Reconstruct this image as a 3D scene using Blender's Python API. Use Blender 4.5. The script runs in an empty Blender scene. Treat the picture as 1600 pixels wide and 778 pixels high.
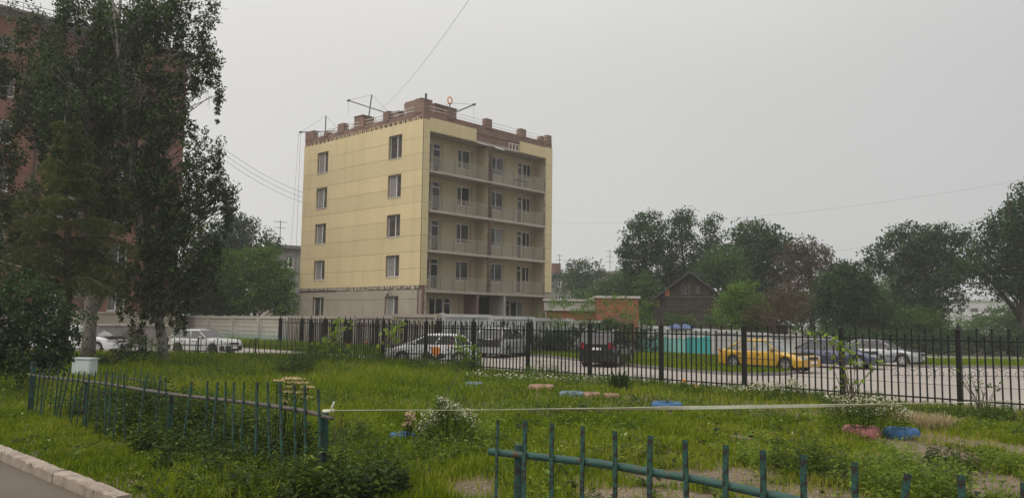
import bpy, math, random
import numpy as np
from mathutils import Vector, Matrix
random.seed(7)
RG = np.random.default_rng(11)
S = bpy.context.scene
COL = S.collection
PI = math.pi

# ------------------------------------------------------------------ camera
F, PITCH, ROLL, H = 1259.0, math.radians(5.02), math.radians(0.75), 2.15
cd = bpy.data.cameras.new('camera')
cd.sensor_width = 36.0
cd.lens = 36.0 * F / 1600.0
cd.clip_start = 0.1
cd.clip_end = 3000
cam = bpy.data.objects.new('camera', cd)
COL.objects.link(cam)
cam.matrix_world = Matrix.Translation((0, 0, H)) @ Matrix.Rotation(PI / 2 + PITCH, 4, 'X') @ Matrix.Rotation(ROLL, 4, 'Z')
S.camera = cam

# ------------------------------------------------------------------ world, sun, exposure
w = bpy.data.worlds.new('World')
S.world = w
w.use_nodes = True
nt = w.node_tree
nt.nodes.clear()
out = nt.nodes.new('ShaderNodeOutputWorld')
sky = nt.nodes.new('ShaderNodeTexSky')
sky.sky_type = 'NISHITA'
sky.sun_disc = False
SUN_EL, SUN_AZ = math.radians(48), math.radians(-125)   # azimuth clockwise from +Y
sky.sun_elevation = SUN_EL
sky.sun_rotation = SUN_AZ
sky.dust_density = 6
bg1 = nt.nodes.new('ShaderNodeBackground')
bg1.inputs[1].default_value = 0.06
nt.links.new(sky.outputs[0], bg1.inputs[0])
tc = nt.nodes.new('ShaderNodeTexCoord')
dot = nt.nodes.new('ShaderNodeVectorMath')
dot.operation = 'DOT_PRODUCT'
dot.inputs[1].default_value = (-0.62, 0.1, 0.78)
nt.links.new(tc.outputs['Generated'], dot.inputs[0])
mr = nt.nodes.new('ShaderNodeMapRange')
mr.inputs['From Min'].default_value = -0.45
mr.inputs['From Max'].default_value = 0.75
nt.links.new(dot.outputs['Value'], mr.inputs['Value'])
nz = nt.nodes.new('ShaderNodeTexNoise')
nz.inputs['Scale'].default_value = 2.0
nz.inputs['Detail'].default_value = 3
nt.links.new(tc.outputs['Generated'], nz.inputs['Vector'])
mx = nt.nodes.new('ShaderNodeMixRGB')
mx.inputs[1].default_value = (0.47, 0.485, 0.495, 1)
mx.inputs[2].default_value = (0.82, 0.80, 0.765, 1)
nt.links.new(mr.outputs[0], mx.inputs[0])
bg2 = nt.nodes.new('ShaderNodeBackground')
bg2.inputs[1].default_value = 1.0
# an overcast sky grows brighter towards the zenith
sz = nt.nodes.new('ShaderNodeSeparateXYZ')
nt.links.new(tc.outputs['Generated'], sz.inputs[0])
mz = nt.nodes.new('ShaderNodeMapRange')
mz.interpolation_type = 'SMOOTHSTEP'
mz.inputs['From Min'].default_value = 0.25
mz.inputs['From Max'].default_value = 1.0
mz.inputs['To Min'].default_value = 1.0
mz.inputs['To Max'].default_value = 2.1
nt.links.new(sz.outputs['Z'], mz.inputs['Value'])
nt.links.new(mz.outputs[0], bg2.inputs[1])
# barely visible unevenness of the smoke layer
nz.inputs['Scale'].default_value = 1.4
mn = nt.nodes.new('ShaderNodeMapRange')
mn.inputs['From Min'].default_value = 0.3
mn.inputs['From Max'].default_value = 0.7
mn.inputs['To Min'].default_value = 0.965
mn.inputs['To Max'].default_value = 1.03
nt.links.new(nz.outputs[0], mn.inputs['Value'])
mm = nt.nodes.new('ShaderNodeVectorMath')
mm.operation = 'SCALE'
nt.links.new(mx.outputs[0], mm.inputs[0])
nt.links.new(mn.outputs[0], mm.inputs['Scale'])
nt.links.new(mm.outputs[0], bg2.inputs[0])
ms = nt.nodes.new('ShaderNodeMixShader')
ms.inputs[0].default_value = 0.93
nt.links.new(bg1.outputs[0], ms.inputs[1])
nt.links.new(bg2.outputs[0], ms.inputs[2])
nt.links.new(ms.outputs[0], out.inputs[0])

sl = bpy.data.lights.new('sun', 'SUN')
sl.energy = 1.5
sl.angle = math.radians(65)
sl.color = (1.0, 0.95, 0.88)
sun = bpy.data.objects.new('sun', sl)
COL.objects.link(sun)
sd = Vector((math.sin(SUN_AZ) * math.cos(SUN_EL), math.cos(SUN_AZ) * math.cos(SUN_EL), math.sin(SUN_EL)))
sun.rotation_euler = (-sd).to_track_quat('-Z', 'Y').to_euler()

S.view_settings.view_transform = 'Standard'
S.view_settings.look = 'None'
S.view_settings.exposure = 0.0
S.view_settings.gamma = 1.0
S.render.engine = 'CYCLES'
S.cycles.max_bounces = 6
S.cycles.diffuse_bounces = 3
S.cycles.glossy_bounces = 2
S.cycles.transmission_bounces = 3
S.cycles.volume_bounces = 2
S.cycles.transparent_max_bounces = 6
S.cycles.use_denoising = True

# ------------------------------------------------------------------ pixel of the photograph -> point of the place
def ray(px, py):
    u, v = (px - 800) / F, -(py - 389) / F
    x = u * math.cos(ROLL) - v * math.sin(ROLL)
    y = u * math.sin(ROLL) + v * math.cos(ROLL)
    a = PI / 2 + PITCH
    return Vector((x, y * math.cos(a) + math.sin(a), y * math.sin(a) - math.cos(a)))
def G(px, py, z=0.0):
    d = ray(px, py)
    return d * ((z - H) / d.z) + Vector((0, 0, H))
def D(px, py, dep):
    d = ray(px, py)
    return d * (dep / d.y) + Vector((0, 0, H))

# ------------------------------------------------------------------ materials
def newmat(name):
    m = bpy.data.materials.new(name)
    m.use_nodes = True
    n = m.node_tree.nodes
    return m, m.node_tree, n['Principled BSDF']
def setp(b, **k):
    for a, v in k.items():
        b.inputs[a.replace('_', ' ')].default_value = v
def rgba(c): return (c[0], c[1], c[2], 1)
def ramp(t, stops):
    r = t.nodes.new('ShaderNodeValToRGB')
    e = r.color_ramp.elements
    while len(e) < len(stops): e.new(0.5)
    for i, (p, c) in enumerate(stops):
        e[i].position = p
        e[i].color = rgba(c)
    return r
def noise(t, scale, detail=4, vec=None, rough=0.6):
    n = t.nodes.new('ShaderNodeTexNoise')
    n.inputs['Scale'].default_value = scale
    n.inputs['Detail'].default_value = detail
    n.inputs['Roughness'].default_value = rough
    if vec is not None: t.links.new(vec, n.inputs['Vector'])
    return n
def objco(t):
    return t.nodes.new('ShaderNodeTexCoord').outputs['Object']
def geoco(t):
    return t.nodes.new('ShaderNodeNewGeometry').outputs['Position']
def weathered(name, c1, c2, scale=3.0, rough=0.8, c3=None, s3=20, t3=0.62, bump=0.15, bscale=40, metallic=0.0, world=False, spec=0.4):
    """two tones of the same stuff mottled by noise, and optional chips/stains c3"""
    m, t, b = newmat(name)
    v = geoco(t) if world else objco(t)
    n = noise(t, scale, 6, v)
    r = ramp(t, [(0.3, c1), (0.7, c2)])
    t.links.new(n.outputs[0], r.inputs[0])
    col = r.outputs[0]
    if c3:
        n3 = noise(t, s3, 5, v, 0.7)
        r3 = ramp(t, [(t3, (0, 0, 0)), (t3 + 0.04, (1, 1, 1))])
        t.links.new(n3.outputs[0], r3.inputs[0])
        x = t.nodes.new('ShaderNodeMixRGB')
        t.links.new(r3.outputs[0], x.inputs[0])
        t.links.new(col, x.inputs[1])
        x.inputs[2].default_value = rgba(c3)
        col = x.outputs[0]
    t.links.new(col, b.inputs['Base Color'])
    setp(b, Roughness=rough, Metallic=metallic)
    b.inputs['Specular IOR Level'].default_value = spec
    if bump:
        nb = noise(t, bscale, 5, v)
        bp = t.nodes.new('ShaderNodeBump')
        bp.inputs['Strength'].default_value = bump
        bp.inputs['Distance'].default_value = 0.02
        t.links.new(nb.outputs[0], bp.inputs['Height'])
        t.links.new(bp.outputs[0], b.inputs['Normal'])
    return m
def leafmat(name, stops, trans=0.35, rough=0.55, spec=0.12):
    m, t, b = newmat(name)
    a = t.nodes.new('ShaderNodeAttribute')
    a.attribute_name = 'tint'
    r = ramp(t, stops)
    t.links.new(a.outputs['Fac'], r.inputs[0])
    t.links.new(r.outputs[0], b.inputs['Base Color'])
    setp(b, Roughness=rough)
    b.inputs['Specular IOR Level'].default_value = spec
    tr = t.nodes.new('ShaderNodeBsdfTranslucent')
    t.links.new(r.outputs[0], tr.inputs[0])
    mxs = t.nodes.new('ShaderNodeMixShader')
    mxs.inputs[0].default_value = trans
    o = t.nodes['Material Output']
    t.links.new(b.outputs[0], mxs.inputs[1])
    t.links.new(tr.outputs[0], mxs.inputs[2])
    t.links.new(mxs.outputs[0], o.inputs[0])
    return m
def flat(name, c, rough=0.6, metallic=0.0, coat=0.0, spec=0.5, var=0.12):
    m, t, b = newmat(name)
    n = noise(t, 6, 3, objco(t))
    r = ramp(t, [(0.3, tuple(x * (1 - var) for x in c)), (0.7, tuple(min(1, x * (1 + var)) for x in c))])
    t.links.new(n.outputs[0], r.inputs[0])
    t.links.new(r.outputs[0], b.inputs['Base Color'])
    setp(b, Roughness=rough, Metallic=metallic)
    b.inputs['Coat Weight'].default_value = coat
    b.inputs['Specular IOR Level'].default_value = spec
    return m
def brickmat(name, c1, c2, mortar, axis='y', scale=1.0, bump=0.3):
    m, t, b = newmat(name)
    v = objco(t)
    sp = t.nodes.new('ShaderNodeSeparateXYZ')
    cb = t.nodes.new('ShaderNodeCombineXYZ')
    t.links.new(v, sp.inputs[0])
    ad = t.nodes.new('ShaderNodeMath')
    ad.operation = 'ADD'
    t.links.new(sp.outputs['X'], ad.inputs[0])
    t.links.new(sp.outputs['Y'], ad.inputs[1])
    t.links.new(ad.outputs[0], cb.inputs['X'])
    t.links.new(sp.outputs['Z'], cb.inputs['Y'])
    br = t.nodes.new('ShaderNodeTexBrick')
    br.inputs['Scale'].default_value = scale
    br.inputs['Brick Width'].default_value = 0.26
    br.inputs['Row Height'].default_value = 0.077
    br.inputs['Mortar Size'].default_value = 0.008
    br.inputs['Color1'].default_value = rgba(c1)
    br.inputs['Color2'].default_value = rgba(c2)
    br.inputs['Mortar'].default_value = rgba(mortar)
    t.links.new(cb.outputs[0], br.inputs['Vector'])
    n = noise(t, 0.6, 6, v)
    r = ramp(t, [(0.3, (0.72, 0.72, 0.72)), (0.7, (1.15, 1.15, 1.15))])
    t.links.new(n.outputs[0], r.inputs[0])
    x = t.nodes.new('ShaderNodeMixRGB')
    x.blend_type = 'MULTIPLY'
    x.inputs[0].default_value = 1
    t.links.new(br.outputs[0], x.inputs[1])
    t.links.new(r.outputs[0], x.inputs[2])
    t.links.new(x.outputs[0], b.inputs['Base Color'])
    setp(b, Roughness=0.9)
    bp = t.nodes.new('ShaderNodeBump')
    bp.inputs['Strength'].default_value = bump
    bp.inputs['Distance'].default_value = 0.01
    t.links.new(br.outputs['Fac'], bp.inputs['Height'])
    bp.invert = True
    t.links.new(bp.outputs[0], b.inputs['Normal'])
    return m
def glassmat(name, c=(0.03, 0.033, 0.035), rough=0.06, spec=0.9):
    m, t, b = newmat(name)
    n = noise(t, 1.3, 2, geoco(t))
    r = ramp(t, [(0.35, tuple(x * 0.6 for x in c)), (0.7, tuple(x * 1.7 for x in c))])
    t.links.new(n.outputs[0], r.inputs[0])
    t.links.new(r.outputs[0], b.inputs['Base Color'])
    setp(b, Roughness=rough)
    b.inputs['Specular IOR Level'].default_value = spec
    return m
M = {}
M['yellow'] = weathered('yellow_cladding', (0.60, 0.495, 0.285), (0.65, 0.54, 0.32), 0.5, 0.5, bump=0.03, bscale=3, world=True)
def facademat(m, amt=.05):
    t = m.node_tree; b = t.nodes['Principled BSDF']
    src = b.inputs['Base Color'].links[0].from_socket
    oi = t.nodes.new('ShaderNodeObjectInfo')
    mp = t.nodes.new('ShaderNodeMapping'); mp.inputs['Scale'].default_value = (1.6, 1.6, 0.09)
    t.links.new(geoco(t), mp.inputs[0])
    n = noise(t, 1.2, 6, mp.outputs[0], .7)
    r1 = ramp(t, [(.3, (.9, .895, .885)), (.52, (1, 1, 1))]); t.links.new(n.outputs[0], r1.inputs[0])
    mr = t.nodes.new('ShaderNodeMapRange'); mr.inputs['To Min'].default_value = 1 - amt; mr.inputs['To Max'].default_value = 1 + amt
    t.links.new(oi.outputs['Random'], mr.inputs[0])
    x = t.nodes.new('ShaderNodeMixRGB'); x.blend_type = 'MULTIPLY'; x.inputs[0].default_value = 1
    t.links.new(src, x.inputs[1]); t.links.new(r1.outputs[0], x.inputs[2])
    y = t.nodes.new('ShaderNodeMixRGB'); y.blend_type = 'MULTIPLY'; y.inputs[0].default_value = 1
    t.links.new(x.outputs[0], y.inputs[1]); t.links.new(mr.outputs[0], y.inputs[2])
    t.links.new(y.outputs[0], b.inputs['Base Color'])
facademat(M['yellow'])
M['yellow_seam'] = flat('cladding_seam', (0.13, 0.1, 0.055), 0.8)
M['beige'] = weathered('beige_tile', (0.33, 0.29, 0.235), (0.4, 0.355, 0.285), 0.8, 0.7, bump=0.1, world=True)
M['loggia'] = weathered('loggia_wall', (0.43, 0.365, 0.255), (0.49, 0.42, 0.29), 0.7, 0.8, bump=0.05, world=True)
M['slab'] = weathered('concrete_slab', (0.33, 0.30, 0.26), (0.42, 0.385, 0.33), 2, 0.85, world=True)
M['rail'] = flat('balcony_metal', (0.27, 0.25, 0.205), 0.5)
M['railpost'] = flat('balcony_post', (0.16, 0.15, 0.13), 0.5)
M['brick_dark'] = brickmat('brown_brick', (0.15, 0.08, 0.06), (0.25, 0.145, 0.11), (0.26, 0.22, 0.19))
M['brick_red'] = brickmat('red_brick', (0.235, 0.085, 0.055), (0.17, 0.062, 0.044), (0.2, 0.15, 0.12))
M['brick_grey'] = brickmat('grey_brick', (0.25, 0.235, 0.21), (0.32, 0.3, 0.27), (0.22, 0.21, 0.2))
M['orange_wall'] = weathered('orange_plaster', (0.24, 0.082, 0.048), (0.29, 0.10, 0.058), 1, 0.85, world=True)
M['frame'] = flat('white_window_frame', (0.72, 0.71, 0.69), 0.35)
M['reveal'] = flat('brown_reveal', (0.36, 0.295, 0.185), 0.7)
M['glass'] = glassmat('window_glass', (0.07, 0.065, 0.06), spec=.6)
M['glass_dark'] = glassmat('dark_glass', (0.015, 0.017, 0.018), spec=0.5)
M['curtain'] = flat('pale_curtain_glass', (0.24, 0.235, 0.225), 0.2, var=0.35)
M['dark'] = flat('dark_void', (0.012, 0.012, 0.012), 0.9)
facademat(M['beige'], .03); facademat(M['loggia'], .0); facademat(M['slab'], .04)
M['insul'] = weathered('rough_insulation', (0.55, 0.5, 0.43), (0.12, 0.08, 0.06), 5, 0.9, bump=0.5, world=True)
M['steel'] = flat('painted_steel_grey', (0.12, 0.12, 0.125), 0.5, 0.5)
M['whitepipe'] = flat('white_pipe', (0.62, 0.6, 0.57), 0.5)
M['roof'] = weathered('bitumen_roof', (0.06, 0.06, 0.06), (0.1, 0.1, 0.1), 1, 0.9)
M['concrete'] = weathered('grey_concrete', (0.34, 0.32, 0.29), (0.46, 0.435, 0.40), 1.3, 0.9, c3=(0.2, 0.185, 0.165), s3=2.5, t3=0.6, bump=0.3, world=True)
M['blackpaint'] = flat('black_gloss_paint', (0.006, 0.006, 0.006), 0.5, spec=0.25)
M['teal'] = weathered('chipped_teal_paint', (0.009, 0.046, 0.034), (0.02, 0.084, 0.065), 6, 0.7, c3=(0.016, 0.013, 0.01), s3=11, t3=0.51, bump=0.4, bscale=60)
M['tealpipe'] = weathered('worn_teal_pipe', (0.008, 0.044, 0.035), (0.02, 0.08, 0.065), 5, 0.5, c3=(0.045, 0.033, 0.024), s3=7, t3=0.55, bump=0.4, bscale=60)
M['oldpipe'] = weathered('weathered_grey_pipe', (0.055, 0.05, 0.045), (0.12, 0.105, 0.09), 5, 0.7, c3=(0.012, 0.05, 0.045), s3=3, t3=0.56, bump=0.4, bscale=60)
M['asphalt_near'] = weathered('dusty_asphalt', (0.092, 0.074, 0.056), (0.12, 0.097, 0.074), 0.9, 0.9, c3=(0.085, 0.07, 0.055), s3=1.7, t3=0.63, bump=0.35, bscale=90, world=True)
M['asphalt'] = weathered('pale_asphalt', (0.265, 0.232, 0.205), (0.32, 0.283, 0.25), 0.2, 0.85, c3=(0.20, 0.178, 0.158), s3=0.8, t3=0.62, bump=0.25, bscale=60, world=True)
M['path'] = weathered('pale_paving', (0.38, 0.36, 0.33), (0.46, 0.44, 0.4), 0.8, 0.9, world=True)
M['kerb'] = weathered('kerb_concrete', (0.19, 0.152, 0.118), (0.36, 0.305, 0.25), 3.0, 0.9, c3=(0.07, 0.052, 0.04), s3=7, t3=0.6, bump=0.6, bscale=30, world=True)
M['kerb_far'] = weathered('grey_kerb', (0.16, 0.15, 0.14), (0.24, 0.225, 0.21), 3, 0.9, world=True)
M['wood'] = weathered('grey_old_wood', (0.035, 0.026, 0.021), (0.075, 0.056, 0.045), 1.5, 0.9, c3=(0.02, 0.016, 0.013), s3=3, world=True)
M['woodroof'] = weathered('old_slate_roof', (0.05, 0.048, 0.046), (0.085, 0.082, 0.08), 1.5, 0.9, world=True)
M['wood_brown'] = brickmat('rough_dark_brick', (0.07, 0.04, 0.03), (0.16, 0.095, 0.07), (0.2, 0.17, 0.14))
M['plywood'] = flat('orange_plywood', (0.55, 0.2, 0.08), 0.8)
M['birch_bark'] = weathered('birch_bark', (0.13, 0.115, 0.095), (0.26, 0.235, 0.2), 3, 0.85, c3=(0.03, 0.026, 0.022), s3=5, t3=0.56, bump=0.5, bscale=12)
M['bark'] = weathered('dark_bark', (0.035, 0.028, 0.02), (0.08, 0.065, 0.05), 8, 0.95, bump=0.5, bscale=20)
M['twig'] = flat('twig_brown', (0.09, 0.065, 0.045), 0.9)
M['soil'] = None
GREEN = [(0.0, (0.012, 0.03, 0.008)), (0.5, (0.035, 0.075, 0.016)), (1.0, (0.09, 0.135, 0.03))]
M['birch_leaf'] = leafmat('birch_leaf', [(0, (0.010, 0.022, 0.005)), (0.55, (0.034, 0.062, 0.013)), (1, (0.13, 0.18, 0.05))], 0.3, 0.4, 0.25)
M['larch'] = leafmat('larch_needle', [(0, (0.028, 0.042, 0.012)), (0.6, (0.062, 0.082, 0.02)), (1, (0.15, 0.165, 0.035))], 0.3)
M['lilac'] = leafmat('lilac_leaf', [(0, (0.012, 0.03, 0.01)), (0.6, (0.03, 0.062, 0.02)), (1, (0.085, 0.14, 0.045))], 0.25, 0.4)
M['tree_dark'] = leafmat('dark_green_leaf', [(0, (0.012, 0.034, 0.012)), (0.6, (0.038, 0.082, 0.026)), (1, (0.085, 0.15, 0.04))], 0.35)
M['tree_mid'] = leafmat('mid_green_leaf', [(0, (0.026, 0.062, 0.016)), (0.6, (0.066, 0.132, 0.032)), (1, (0.14, 0.215, 0.05))], 0.35)
M['tree_light'] = leafmat('light_green_leaf', [(0, (0.045, 0.10, 0.018)), (0.6, (0.11, 0.205, 0.035)), (1, (0.22, 0.32, 0.06))], 0.35)
M['tree_brown'] = leafmat('brownish_leaf', [(0, (0.05, 0.035, 0.022)), (0.6, (0.105, 0.08, 0.05)), (1, (0.16, 0.14, 0.07))], 0.25)
M['weed'] = leafmat('weed_leaf', [(0, (0.012, 0.024, 0.004)), (0.5, (0.062, 0.11, 0.008)), (1, (0.2, 0.27, 0.03))], 0.35, 0.5, 0.2)
M['bright'] = leafmat('bright_leaf', [(0, (0.11, 0.17, 0.02)), (0.6, (0.2, 0.29, 0.035)), (1, (0.3, 0.38, 0.07))], 0.4)
M['grass'] = leafmat('grass_blade', [(0, (0.045, 0.078, 0.003)), (0.4, (0.12, 0.185, 0.006)), (0.75, (0.25, 0.30, 0.018)), (1, (0.38, 0.33, 0.10))], 0.45, 0.8, 0.05)
M['dry'] = leafmat('dry_straw', [(0, (0.22, 0.16, 0.07)), (1, (0.5, 0.42, 0.24))], 0.3)
M['flower_white'] = leafmat('white_petal', [(0, (0.5, 0.47, 0.3)), (1, (0.85, 0.83, 0.68))], 0.3)
M['flower_cream'] = leafmat('cream_petal', [(0, (0.55, 0.38, 0.22)), (1, (0.8, 0.64, 0.42))], 0.3)
M['flower_orange'] = leafmat('orange_petal', [(0, (0.8, 0.3, 0.05)), (1, (0.9, 0.5, 0.1))], 0.3)
M['flower_red'] = leafmat('red_petal', [(0, (0.5, 0.08, 0.05)), (1, (0.6, 0.16, 0.1))], 0.3)
M['tape'] = flat('white_tape', (0.72, 0.71, 0.58), 0.4)
M['cabinet'] = weathered('pale_cabinet_paint', (0.4, 0.47, 0.48), (0.55, 0.61, 0.61), 4, 0.6, c3=(0.3, 0.25, 0.2), s3=6, t3=0.66)
M['wire'] = flat('cable_black', (0.05, 0.05, 0.05), 0.7)
M['rubber'] = flat('tyre_rubber', (0.018, 0.018, 0.018), 0.85)
M['rim'] = flat('alloy_rim', (0.5, 0.5, 0.5), 0.35, 0.8)
M['redlight'] = flat('red_lamp', (0.2, 0.012, 0.02), 0.2)
M['headlight'] = flat('clear_lamp', (0.45, 0.45, 0.45), 0.1, 0.3)
M['plate'] = flat('number_plate', (0.7, 0.7, 0.7), 0.4)
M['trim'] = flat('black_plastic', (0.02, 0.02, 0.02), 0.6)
M['car_glass'] = glassmat('car_glass', (0.012, 0.013, 0.014), 0.03, .5)
M['car_glass_pale'] = glassmat('pale_car_glass', (0.12, 0.13, 0.125), 0.05, .7)

# ------------------------------------------------------------------ mesh helpers
class MB:
    def __init__(s): s.v, s.f, s.m = [], [], []
    def add(s, vs, fs, mi=0):
        o = len(s.v)
        s.v += [tuple(v) for v in vs]
        s.f += [tuple(i + o for i in f) for f in fs]
        s.m += [mi] * len(fs)
        return s
    def box(s, x0, x1, y0, y1, z0, z1, mi=0, mat=None):
        vs = [Vector((x, y, z)) for z in (z0, z1) for y in (y0, y1) for x in (x0, x1)]
        if mat is not None: vs = [mat @ v for v in vs]
        return s.add(vs, [(0, 2, 3, 1), (4, 5, 7, 6), (0, 1, 5, 4), (2, 6, 7, 3), (0, 4, 6, 2), (1, 3, 7, 5)], mi)
    def tube(s, pts, rad, n=6, mi=0, cap=True):
        pts = [Vector(p) for p in pts]
        if not hasattr(rad, '__len__'): rad = [rad] * len(pts)
        o = len(s.v)
        up = None
        for i, p in enumerate(pts):
            d = (pts[min(i + 1, len(pts) - 1)] - pts[max(i - 1, 0)])
            d = d.normalized() if d.length > 1e-9 else Vector((0, 0, 1))
            if up is None:
                up = Vector((0, 0, 1)) if abs(d.z) < 0.9 else Vector((1, 0, 0))
            a = d.cross(up)
            if a.length < 1e-6: a = d.orthogonal()
            a.normalize()
            b = a.cross(d).normalized()
            up = b
            for k in range(n):
                t = 2 * PI * k / n
                s.v.append(tuple(p + (a * math.cos(t) + b * math.sin(t)) * rad[i]))
        for i in range(len(pts) - 1):
            for k in range(n):
                s.f.append((o + i * n + k, o + i * n + (k + 1) % n, o + (i + 1) * n + (k + 1) % n, o + (i + 1) * n + k))
                s.m.append(mi)
        if cap:
            s.f.append(tuple(o + k for k in range(n))[::-1]); s.m.append(mi)
            s.f.append(tuple(o + (len(pts) - 1) * n + k for k in range(n))); s.m.append(mi)
        return s
    def prism(s, poly, z0, z1, mi=0):
        n = len(poly)
        vs = [(p[0], p[1], z0) for p in poly] + [(p[0], p[1], z1) for p in poly]
        fs = [tuple(range(n))[::-1], tuple(range(n, 2 * n))] + [(i, (i + 1) % n, n + (i + 1) % n, n + i) for i in range(n)]
        return s.add(vs, fs, mi)
    def build(s, name, mats, parent=None, smooth=False, mesh=True):
        me = bpy.data.meshes.new(name)
        me.from_pydata(s.v, [], s.f)
        if not isinstance(mats, (list, tuple)): mats = [mats]
        for m in mats: me.materials.append(m)
        if len(mats) > 1: me.polygons.foreach_set('material_index', s.m)
        if smooth: me.polygons.foreach_set('use_smooth', [True] * len(me.polygons))
        me.update()
        o = bpy.data.objects.new(name, me)
        COL.objects.link(o)
        if parent is not None: o.parent = parent
        return o
def tag(o, label=None, cat=None, group=None, kind=None):
    if label: o['label'] = label
    if cat: o['category'] = cat
    if group: o['group'] = group
    if kind: o['kind'] = kind
    return o
def empty(name, loc=(0, 0, 0), rz=0.0, label=None, cat=None, group=None):
    o = bpy.data.objects.new(name, None)
    o.empty_display_size = 0.3
    COL.objects.link(o)
    o.location = loc
    o.rotation_euler = (0, 0, rz)
    return tag(o, label, cat, group)
def dupe(o, parent, loc=None, rot=None, scale=None):
    c = o.copy()
    COL.objects.link(c)
    c.parent = parent
    if loc is not None: c.location = loc
    if rot is not None: c.rotation_euler = rot
    if scale is not None: c.scale = scale
    return c
def npmesh(name, V, k, mat, parent=None, tint=None, tri=False):
    """V: (n*k,3) verts, every k verts one face"""
    nv = len(V)
    n = nv // k
    me = bpy.data.meshes.new(name)
    me.vertices.add(nv)
    me.vertices.foreach_set('co', np.ascontiguousarray(V, dtype=np.float32).ravel())
    me.loops.add(nv)
    me.loops.foreach_set('vertex_index', np.arange(nv, dtype=np.int32))
    me.polygons.add(n)
    me.polygons.foreach_set('loop_start', np.arange(0, nv, k, dtype=np.int32))
    me.polygons.foreach_set('loop_total', np.full(n, k, dtype=np.int32))
    me.materials.append(mat)
    if tint is not None:
        a = me.attributes.new('tint', 'FLOAT', 'POINT')
        a.data.foreach_set('value', np.repeat(tint, k).astype(np.float32))
    me.update(calc_edges=True)
    o = bpy.data.objects.new(name, me)
    COL.objects.link(o)
    if parent is not None: o.parent = parent
    return o
def unit(a):
    return a / np.maximum(np.linalg.norm(a, axis=1, keepdims=True), 1e-9)
def leafquads(C, size, ratio=0.5, droop=0.0, flatb=0.0):
    n = len(C)
    a = RG.normal(size=(n, 3))
    a[:, 2] = a[:, 2] * (1 - flatb) - droop
    a = unit(a)
    b = RG.normal(size=(n, 3))
    b[:, 2] *= (1 - flatb)
    b = unit(np.cross(a, b))
    s = (size * RG.uniform(0.65, 1.25, n))[:, None]
    c = np.cross(a, b) * s * 0.18
    V = np.stack([C - a * s * 0.5, C + b * s * ratio * 0.5 + c, C + a * s * 0.5, C - b * s * ratio * 0.5 + c], 1)
    return V.reshape(-1, 3)
def clumps(centers, radii, per, squash=0.8):
    """points in gaussian-ish clumps; returns points and clump-wise tint"""
    K = len(centers)
    i = np.repeat(np.arange(K), per)
    d = unit(RG.normal(size=(len(i), 3))) * (RG.uniform(0, 1, len(i)) ** 0.5)[:, None]
    d[:, 2] *= squash
    P = centers[i] + d * radii[i][:, None]
    ct = RG.uniform(0.0, 1, K)
    t = np.clip(ct[i] * 0.5 + RG.uniform(0, 0.6, len(i)) - 0.05, 0, 1)
    return P, t
def noise3(P, s, seed=0):
    r = np.random.default_rng(seed)
    v = np.zeros(len(P))
    for k in range(6):
        d = r.normal(size=P.shape[1]) * s * (0.6 + 0.35 * k)
        v += np.sin(P @ d + r.uniform(0, 6.28)) / (1 + 0.25 * k)
    return v / 3.0
def lobes_clumps(lobes, spacing, rad, seed=0, gap=0.12, shell=0.35):
    """clump centres through the union of ellipsoid lobes (x,y,z,rx,ry,rz); skips gaps"""
    out = []
    for (x, y, z, rx, ry, rz) in lobes:
        n = int(4.2 * rx * ry * rz / spacing ** 3) + 6
        d = unit(RG.normal(size=(n, 3))) * (RG.uniform(shell ** 3, 1, n) ** (1 / 3))[:, None]
        # wobbly outline
        d *= (1 + 0.22 * noise3(d, 2.2, seed + 3))[:, None]
        out.append(np.array([x, y, z]) + d * np.array([rx, ry, rz]))
    C = np.concatenate(out)
    keep = noise3(C, 1.6 / max(rad * 2.2, 0.1), seed) > -0.55 + gap
    C = C[keep]
    return C, rad * RG.uniform(0.6, 1.25, len(C))
def skeleton(mb, base, lobes, r0, n=6, lean=(0, 0), twigs=2):
    """tapered trunk with limbs reaching into every lobe"""
    base = Vector(base)
    zs = [l[2] for l in lobes]
    top = max(l[2] + l[5] * 0.6 for l in lobes)
    cx = sum(l[0] for l in lobes) / len(lobes)
    cy = sum(l[1] for l in lobes) / len(lobes)
    hgt = top - base.z
    pts, rr = [], []
    for i in range(9):
        t = i / 8
        k = t ** 1.5
        pts.append(Vector((base.x + (cx - base.x) * k + math.sin(t * 5) * 0.03 * hgt * t + lean[0] * t, base.y + (cy - base.y) * k + lean[1] * t, base.z - 0.1 + hgt * t)))
        rr.append(r0 * (1 - t * 0.88) + (0.25 * r0 if i == 0 else 0))
    mb.tube(pts, rr, n)
    for l in lobes:
        for q in range(twigs + 1):
            tgt = Vector((l[0] + random.uniform(-.5, .5) * l[3], l[1] + random.uniform(-.5, .5) * l[4], l[2] + random.uniform(-.3, .5) * l[5]))
            t = max(0.18, min(0.85, (tgt.z - base.z) / hgt - random.uniform(0.12, 0.3)))
            k = t * 8
            i = min(7, int(k))
            p0 = pts[i].lerp(pts[i + 1], k - i)
            r = r0 * (1 - t * 0.88) * 0.5
            mid = p0.lerp(tgt, 0.5) + Vector((random.uniform(-.3, .3), random.uniform(-.3, .3), random.uniform(0, .5)))
            mb.tube([p0, mid, tgt], [r, r * 0.6, r * 0.18], 5)
    return pts
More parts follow.
